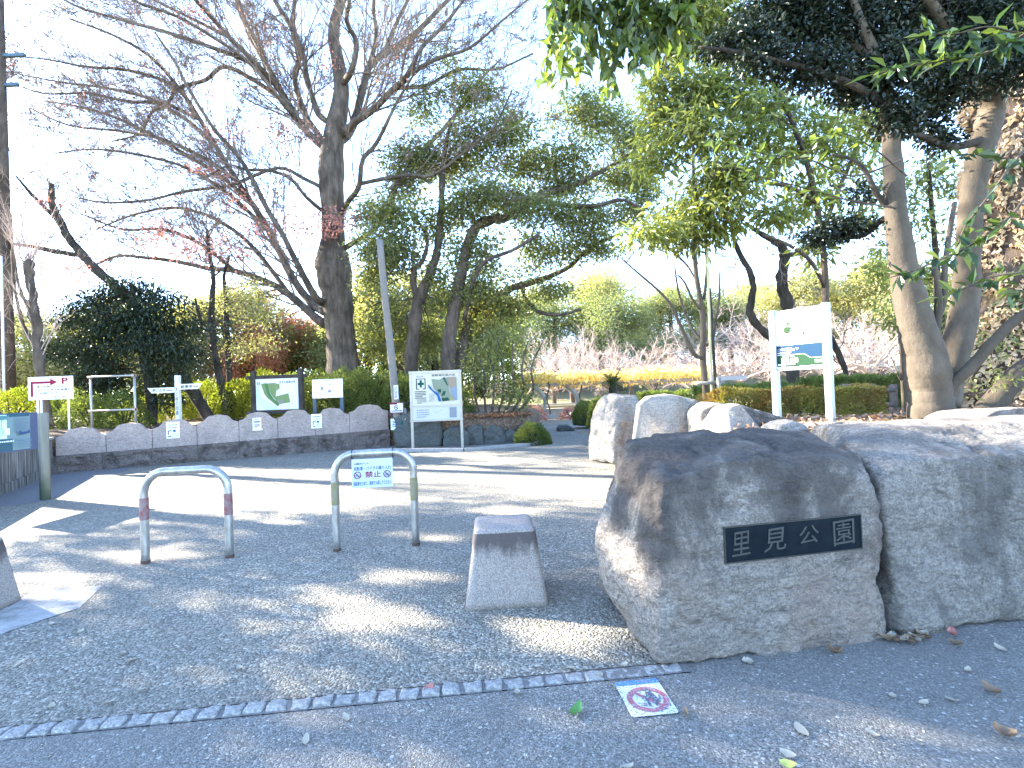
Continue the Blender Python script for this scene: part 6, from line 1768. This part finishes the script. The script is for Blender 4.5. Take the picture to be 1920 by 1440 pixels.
# sapling by the fence
rg = rng(407); Y = 7.4; w, cr = Geo(), Geo()
pts, rad = limb(w, [(1697, 800, 4), (1694, 740, 3.8), (1690, 670, 3.4), (1686, 620, 3), (1681, 570, 2.4), (1676, 520, 1.8)], Y, rg, 8, 4, .05)
limb(w, [(1692, 715, 2), (1686, 708, 1.6), (1682, 700, 1.2)], Y, rg, 6)
cl = [clump(q[0], q[1], Y, q[2], q[3]) for q in ((1672, 560, 30, 22), (1650, 580, 26, 16), (1680, 520, 26, 20))]
foliage(cr, cl, 160, 6, .11, .035, .09, rg, .7, .3)
tree('sapling', 'thin straight sapling just left of the pale multi stem tree', P(1697, 790, Y), w, BARK_P, cr, L_LONG)

# tree off to the right whose leafy branches hang into the picture
rg = rng(408); w, cr, tw = Geo(), Geo(), Geo()
B0 = Vector((4.5, 2.2, 0))
w.tube(catmull([B0 + Vector((0, 0, -.1)), B0 + Vector((.1, 0, 1.4)), B0 + Vector((.2, .1, 2.8)), B0 + Vector((.1, .3, 4.3)), B0 + Vector((-.3, .8, 5.6))], 4), np.linspace(.17, .08, 17), 12)
def spray(pxs, Y, r0, n, L, W, droop=.25, start=.1):
    pts = [np.array(P(x, y, Y + dy)) for x, y, dy in pxs]
    c = catmull(pts, 5)
    tw.tube(c, np.linspace(r0, r0 * .25, len(c)), 7, cap=False)
    f = start + (1 - start) * (np.arange(n) + rg.random(n)) / n
    i = np.minimum((f * (len(c) - 1)).astype(int), len(c) - 2)
    p_ = c[i] + rg.normal(size=(n, 3)) * .015
    tg = unit(c[i + 1] - c[i])
    d = unit(tg * .55 + rg.normal(size=(n, 3)) * .55 + np.array([0, 0, -droop]))
    leaves(cr, p_, d, L, W, rg, np.clip(rg.normal(.15 if Y < 4.5 else .5, .25, n), 0, 1), .55)  # shade and sun put into the tint: near sprays darker, farther ones lighter
    return c
TOPB = (2050, -150, .3)
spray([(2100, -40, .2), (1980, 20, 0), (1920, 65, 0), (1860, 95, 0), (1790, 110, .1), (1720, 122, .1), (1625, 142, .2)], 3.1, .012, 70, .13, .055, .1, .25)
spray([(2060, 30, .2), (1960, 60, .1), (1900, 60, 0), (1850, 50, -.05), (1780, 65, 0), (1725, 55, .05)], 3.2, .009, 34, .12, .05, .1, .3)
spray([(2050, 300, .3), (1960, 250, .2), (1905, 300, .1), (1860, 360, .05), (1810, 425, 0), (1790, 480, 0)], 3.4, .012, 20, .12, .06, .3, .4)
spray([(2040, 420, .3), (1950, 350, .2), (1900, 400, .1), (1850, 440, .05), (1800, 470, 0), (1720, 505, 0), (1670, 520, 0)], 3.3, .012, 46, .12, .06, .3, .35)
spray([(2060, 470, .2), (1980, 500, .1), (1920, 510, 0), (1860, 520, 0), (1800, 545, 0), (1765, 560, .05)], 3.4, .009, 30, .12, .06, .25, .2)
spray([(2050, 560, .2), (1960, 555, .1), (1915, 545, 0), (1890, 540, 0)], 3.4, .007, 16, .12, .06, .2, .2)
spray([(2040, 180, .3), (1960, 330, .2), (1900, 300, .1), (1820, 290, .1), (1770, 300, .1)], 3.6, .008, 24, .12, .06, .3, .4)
# big leaves hanging from the top, left of the dark crown
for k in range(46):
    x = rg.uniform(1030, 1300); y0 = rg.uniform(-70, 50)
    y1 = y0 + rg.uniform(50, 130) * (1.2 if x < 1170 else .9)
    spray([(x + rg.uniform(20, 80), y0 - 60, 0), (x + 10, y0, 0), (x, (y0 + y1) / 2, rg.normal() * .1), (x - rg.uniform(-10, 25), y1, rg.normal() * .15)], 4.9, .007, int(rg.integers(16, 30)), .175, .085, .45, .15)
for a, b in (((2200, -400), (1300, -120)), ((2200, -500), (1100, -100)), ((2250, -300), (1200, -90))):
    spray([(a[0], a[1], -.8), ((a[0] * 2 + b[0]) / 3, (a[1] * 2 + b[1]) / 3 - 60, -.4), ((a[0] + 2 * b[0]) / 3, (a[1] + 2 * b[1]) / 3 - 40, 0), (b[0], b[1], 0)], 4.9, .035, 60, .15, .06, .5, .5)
# mid-distance leafy twigs in front of the lit tree
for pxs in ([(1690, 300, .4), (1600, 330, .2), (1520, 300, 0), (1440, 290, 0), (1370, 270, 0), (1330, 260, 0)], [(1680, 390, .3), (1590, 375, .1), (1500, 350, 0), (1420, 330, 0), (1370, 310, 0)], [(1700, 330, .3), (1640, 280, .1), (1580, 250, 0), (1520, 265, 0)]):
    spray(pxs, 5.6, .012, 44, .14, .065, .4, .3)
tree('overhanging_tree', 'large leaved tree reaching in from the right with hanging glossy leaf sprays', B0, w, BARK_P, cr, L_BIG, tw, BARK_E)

# ------------------------------------------------------------------ trees beyond the left edge that shade the entrance
for lab, t_, s_, zc, rr, rz, nc, sd in (('tall evergreen beyond the left edge, farther of the two by the entrance', 21, 4.3, 10.6, 3.4, 4.2, 34, 501), ('smaller evergreen beyond the left edge, nearer of the two by the entrance', 14.2, 1.3, 7.0, 2.7, 2.9, 22, 502), ('broad evergreen beyond the left edge beside the road', 19, -.8, 9.0, 3.2, 3.6, 24, 503)):
    rg = rng(sd); sx, sy = math.sin(R(SUN_AZ)), math.cos(R(SUN_AZ))
    b0 = np.array([t_ * sx + s_ * sy, t_ * sy - s_ * sx, 0])
    w, cr, tw = Geo(), Geo(), Geo()
    H = zc + rz
    pts = catmull([b0 + np.array([0, 0, -.2]), b0 + np.array([.1, .1, H * .3]), b0 + np.array([-.1, .1, H * .6]), b0 + np.array([0, 0, H * .92])], 5)
    w.tube(pts, np.linspace(.32, .06, len(pts)), 10)
    cl = []
    for k in range(nc):
        d = unit(rg.normal(size=3)) * rg.random() ** .4 * .8 * np.array([rr, rr, rz])
        q = rg.uniform(.26, .4) * rr
        cl.append((b0 + np.array([0, 0, zc]) + d, (q, q, q * .5)))
    cc = foliage(cr, cl, 66, 9, .2, .085, .24, rg, .2, .5, keep=sun_gaps)
    connect(tw, pts[6:], cc[rg.choice(len(cc), 50, False)], rg, .03)
    tree('shade_tree', lab, b0, w, BARK_E, cr, L_EVER, tw, BARK_E)

# ================================================================== SMALL THINGS ON THE GROUND
def leafmesh(L, W, curl, seed, notch=False):
    rg = rng(seed); ge = Geo(); V, Fs = [], []
    n = 7
    for i in range(n):
        t = i / (n - 1); wv = W * .5 * math.sin(math.pi * min(1, t * .93 + .04)) ** .75
        z = curl * L * (t - .5) ** 2 * 1.6
        for sg in (-1, 0, 1): V.append((sg * wv, (t - .5) * L, .006 + z + abs(sg) * curl * W * .5 + rg.uniform(0, .003)))
    for i in range(n - 1):
        for k in (0, 1): Fs.append((i * 3 + k, i * 3 + k + 1, i * 3 + k + 4, i * 3 + k + 3))
    ge.add(V, Fs)
    return ge
LF = [paint('pale_dry_leaf', (0.4, 0.35, 0.26), .7, 0, .4), paint('tan_dry_leaf', (0.22, 0.145, 0.085), .7, 0, .5), paint('green_leaf', (0.09, 0.24, 0.05), .5, 0, .3), paint('reddish_dry_leaf', (0.36, 0.14, 0.11), .7, 0, .4), paint('yellow_green_leaf', (0.5, 0.5, 0.12), .6, 0, .2)]
protos = {}
FG = 'fallen leaves scattered on the asphalt'
common = 'small pale dry leaf lying loose among others on the asphalt'
items = [(1081, 1339, .10, .055, .9, 2, 'fresh green leaf curled on the road left of the sticker'), (1503, 1371, .10, .045, .2, 0, 'largest cream coloured oval leaf on the road'), (1402, 1243, .055, .06, .5, 0, 'pale squarish leaf at the foot of the name stone'), (1566, 1226, .07, .06, 1.3, 1, 'brown curled leaf standing up below the plaque side of the name stone'),
         (1880, 1380, .07, .06, 1.3, 1, 'brown upright curled leaf near the right edge of the road'), (1478, 1437, .06, .045, .5, 4, 'yellow green leaf at the bottom edge of the road'), (1477, 1417, .06, .04, .5, 0, 'cream folded leaf just above the yellow green leaf at the bottom edge'), (804, 1294, .06, .045, .4, 3, 'reddish leaf lying on the kerb stones'), (573, 1389, .07, .03, .3, 0, 'cream oval leaf on the left part of the road'), (1785, 1192, .07, .05, 1.0, 3, 'reddish curled leaf at the foot of the long boulder'), (1790, 1211, .06, .05, 1.2, 1, 'brown curled leaf in front of the reddish one by the long boulder'), (1876, 1217, .07, .03, .5, 0, 'pale green white leaf on the road at the right near the long boulder'), (1860, 1297, .09, .05, .8, 1, 'broken tan leaf on the right part of the road'), (1286, 1340, .05, .025, 1, 1, 'tiny dark seed husk leaf right of the sticker')]
for x, y in ((1635, 1378), (1815, 1258), (1732, 1320), (1785, 1315), (1178, 1441), (648, 1347), (265, 1297), (205, 1320), (455, 1177), (250, 1240), (230, 1228), (150, 1187), (97, 1172), (65, 1206), (38, 1245), (470, 1177), (450, 1255), (240, 1243), (96, 1328), (1260, 1160), (960, 1015), (970, 1300), (1070, 1256), (1170, 1250), (1125, 1268), (446, 1028), (183, 1058), (690, 900), (500, 900), (1675, 1308)):
    items.append((x, y, .05, .03, .5, 0, None))
for k in range(16):
    a = rg.uniform(0, 6.28); items.append((1700 + 44 * math.cos(a) * rg.random() ** .5, 1196 + 10 * math.sin(a), .08, .05, .8, int(rg.integers(2)), 'dry leaf in the small pile at the gap between the two boulders'))
rg = rng(900)
for x, y, L, W, cu, mi_, lab in items:
    key = (round(L, 3), round(W, 3), cu, mi_)
    q = G(x, y, .0)
    if key not in protos:
        protos[key] = leafmesh(L, W, cu * .6, len(protos)).build('fallen_leaf', LF[mi_], None); o = protos[key]
    else:
        o = protos[key].copy(); COL.objects.link(o)
    onroad = (Vector((q.x, q.y, 0)) - K0).dot(Vector((-kd.y, kd.x, 0))) < 0
    o.location = (q.x, q.y, .001 if not onroad else -.003)
    o.rotation_euler = (rg.normal() * .12, rg.normal() * .12, rg.uniform(0, 6.28)); tag(o, lab or common, 'leaf', 'leaves piled at the boulder gap' if lab and 'small pile' in lab else FG)
# crumbs and litter that nobody could count
ge = Geo(); n = 900
t_ = rg.uniform(-3, 6, n); o_ = -np.abs(rg.normal(0, .55, n)) - .1
pp = np.array([kerb(a, b)[:] for a, b in zip(t_, o_)]); pp[:, 2] = -.002 + .002 * rg.random(n)
leaves(ge, pp, unit(np.stack([rg.normal(size=n), rg.normal(size=n), np.abs(rg.normal(size=n)) * .15], 1)), .016, .009, rg, rg.random(n), 2.0)
tag(ge.build('leaf_crumbs', leafmat('leaf_crumbs', (0.2, 0.16, 0.11), (0.45, 0.41, 0.33), 0), smooth=False, tints=True), kind='stuff')
ge = Geo(); n = 9000
X = rg.uniform(2.9, 12, n); Yy = rg.uniform(4.6, 16, n)
pp = np.stack([X, Yy, [tz(a, b) + .03 for a, b in zip(X, Yy)]], 1) + np.stack([np.zeros(n), np.zeros(n), fbm(np.stack([X * .9, Yy * .9, X * 0], 1), 1, 3) * .06], 1)
leaves(ge, pp, unit(np.stack([rg.normal(size=n), rg.normal(size=n), rg.normal(size=n) * .35], 1)), .11, .06, rg, rg.random(n), 1.5)
tag(ge.build('leaf_litter', leafmat('leaf_litter', (0.16, 0.085, 0.055), (0.42, 0.3, 0.22), .15), smooth=False, tints=True), kind='stuff')
ge = Geo(); n = 2500
X = rg.uniform(-2.6, 0.6, n); Yy = rg.uniform(15, 17, n)
leaves(ge, np.stack([X, Yy, np.full(n, .8) + .06 * rg.random(n)], 1), unit(np.stack([rg.normal(size=n), rg.normal(size=n), rg.normal(size=n) * .35], 1)), .1, .06, rg, rg.random(n), 1.5)
tag(ge.build('bank_litter', leafmat('bank_litter', (0.2, 0.08, 0.05), (0.35, 0.2, 0.11), .15), smooth=False, tints=True), kind='stuff')
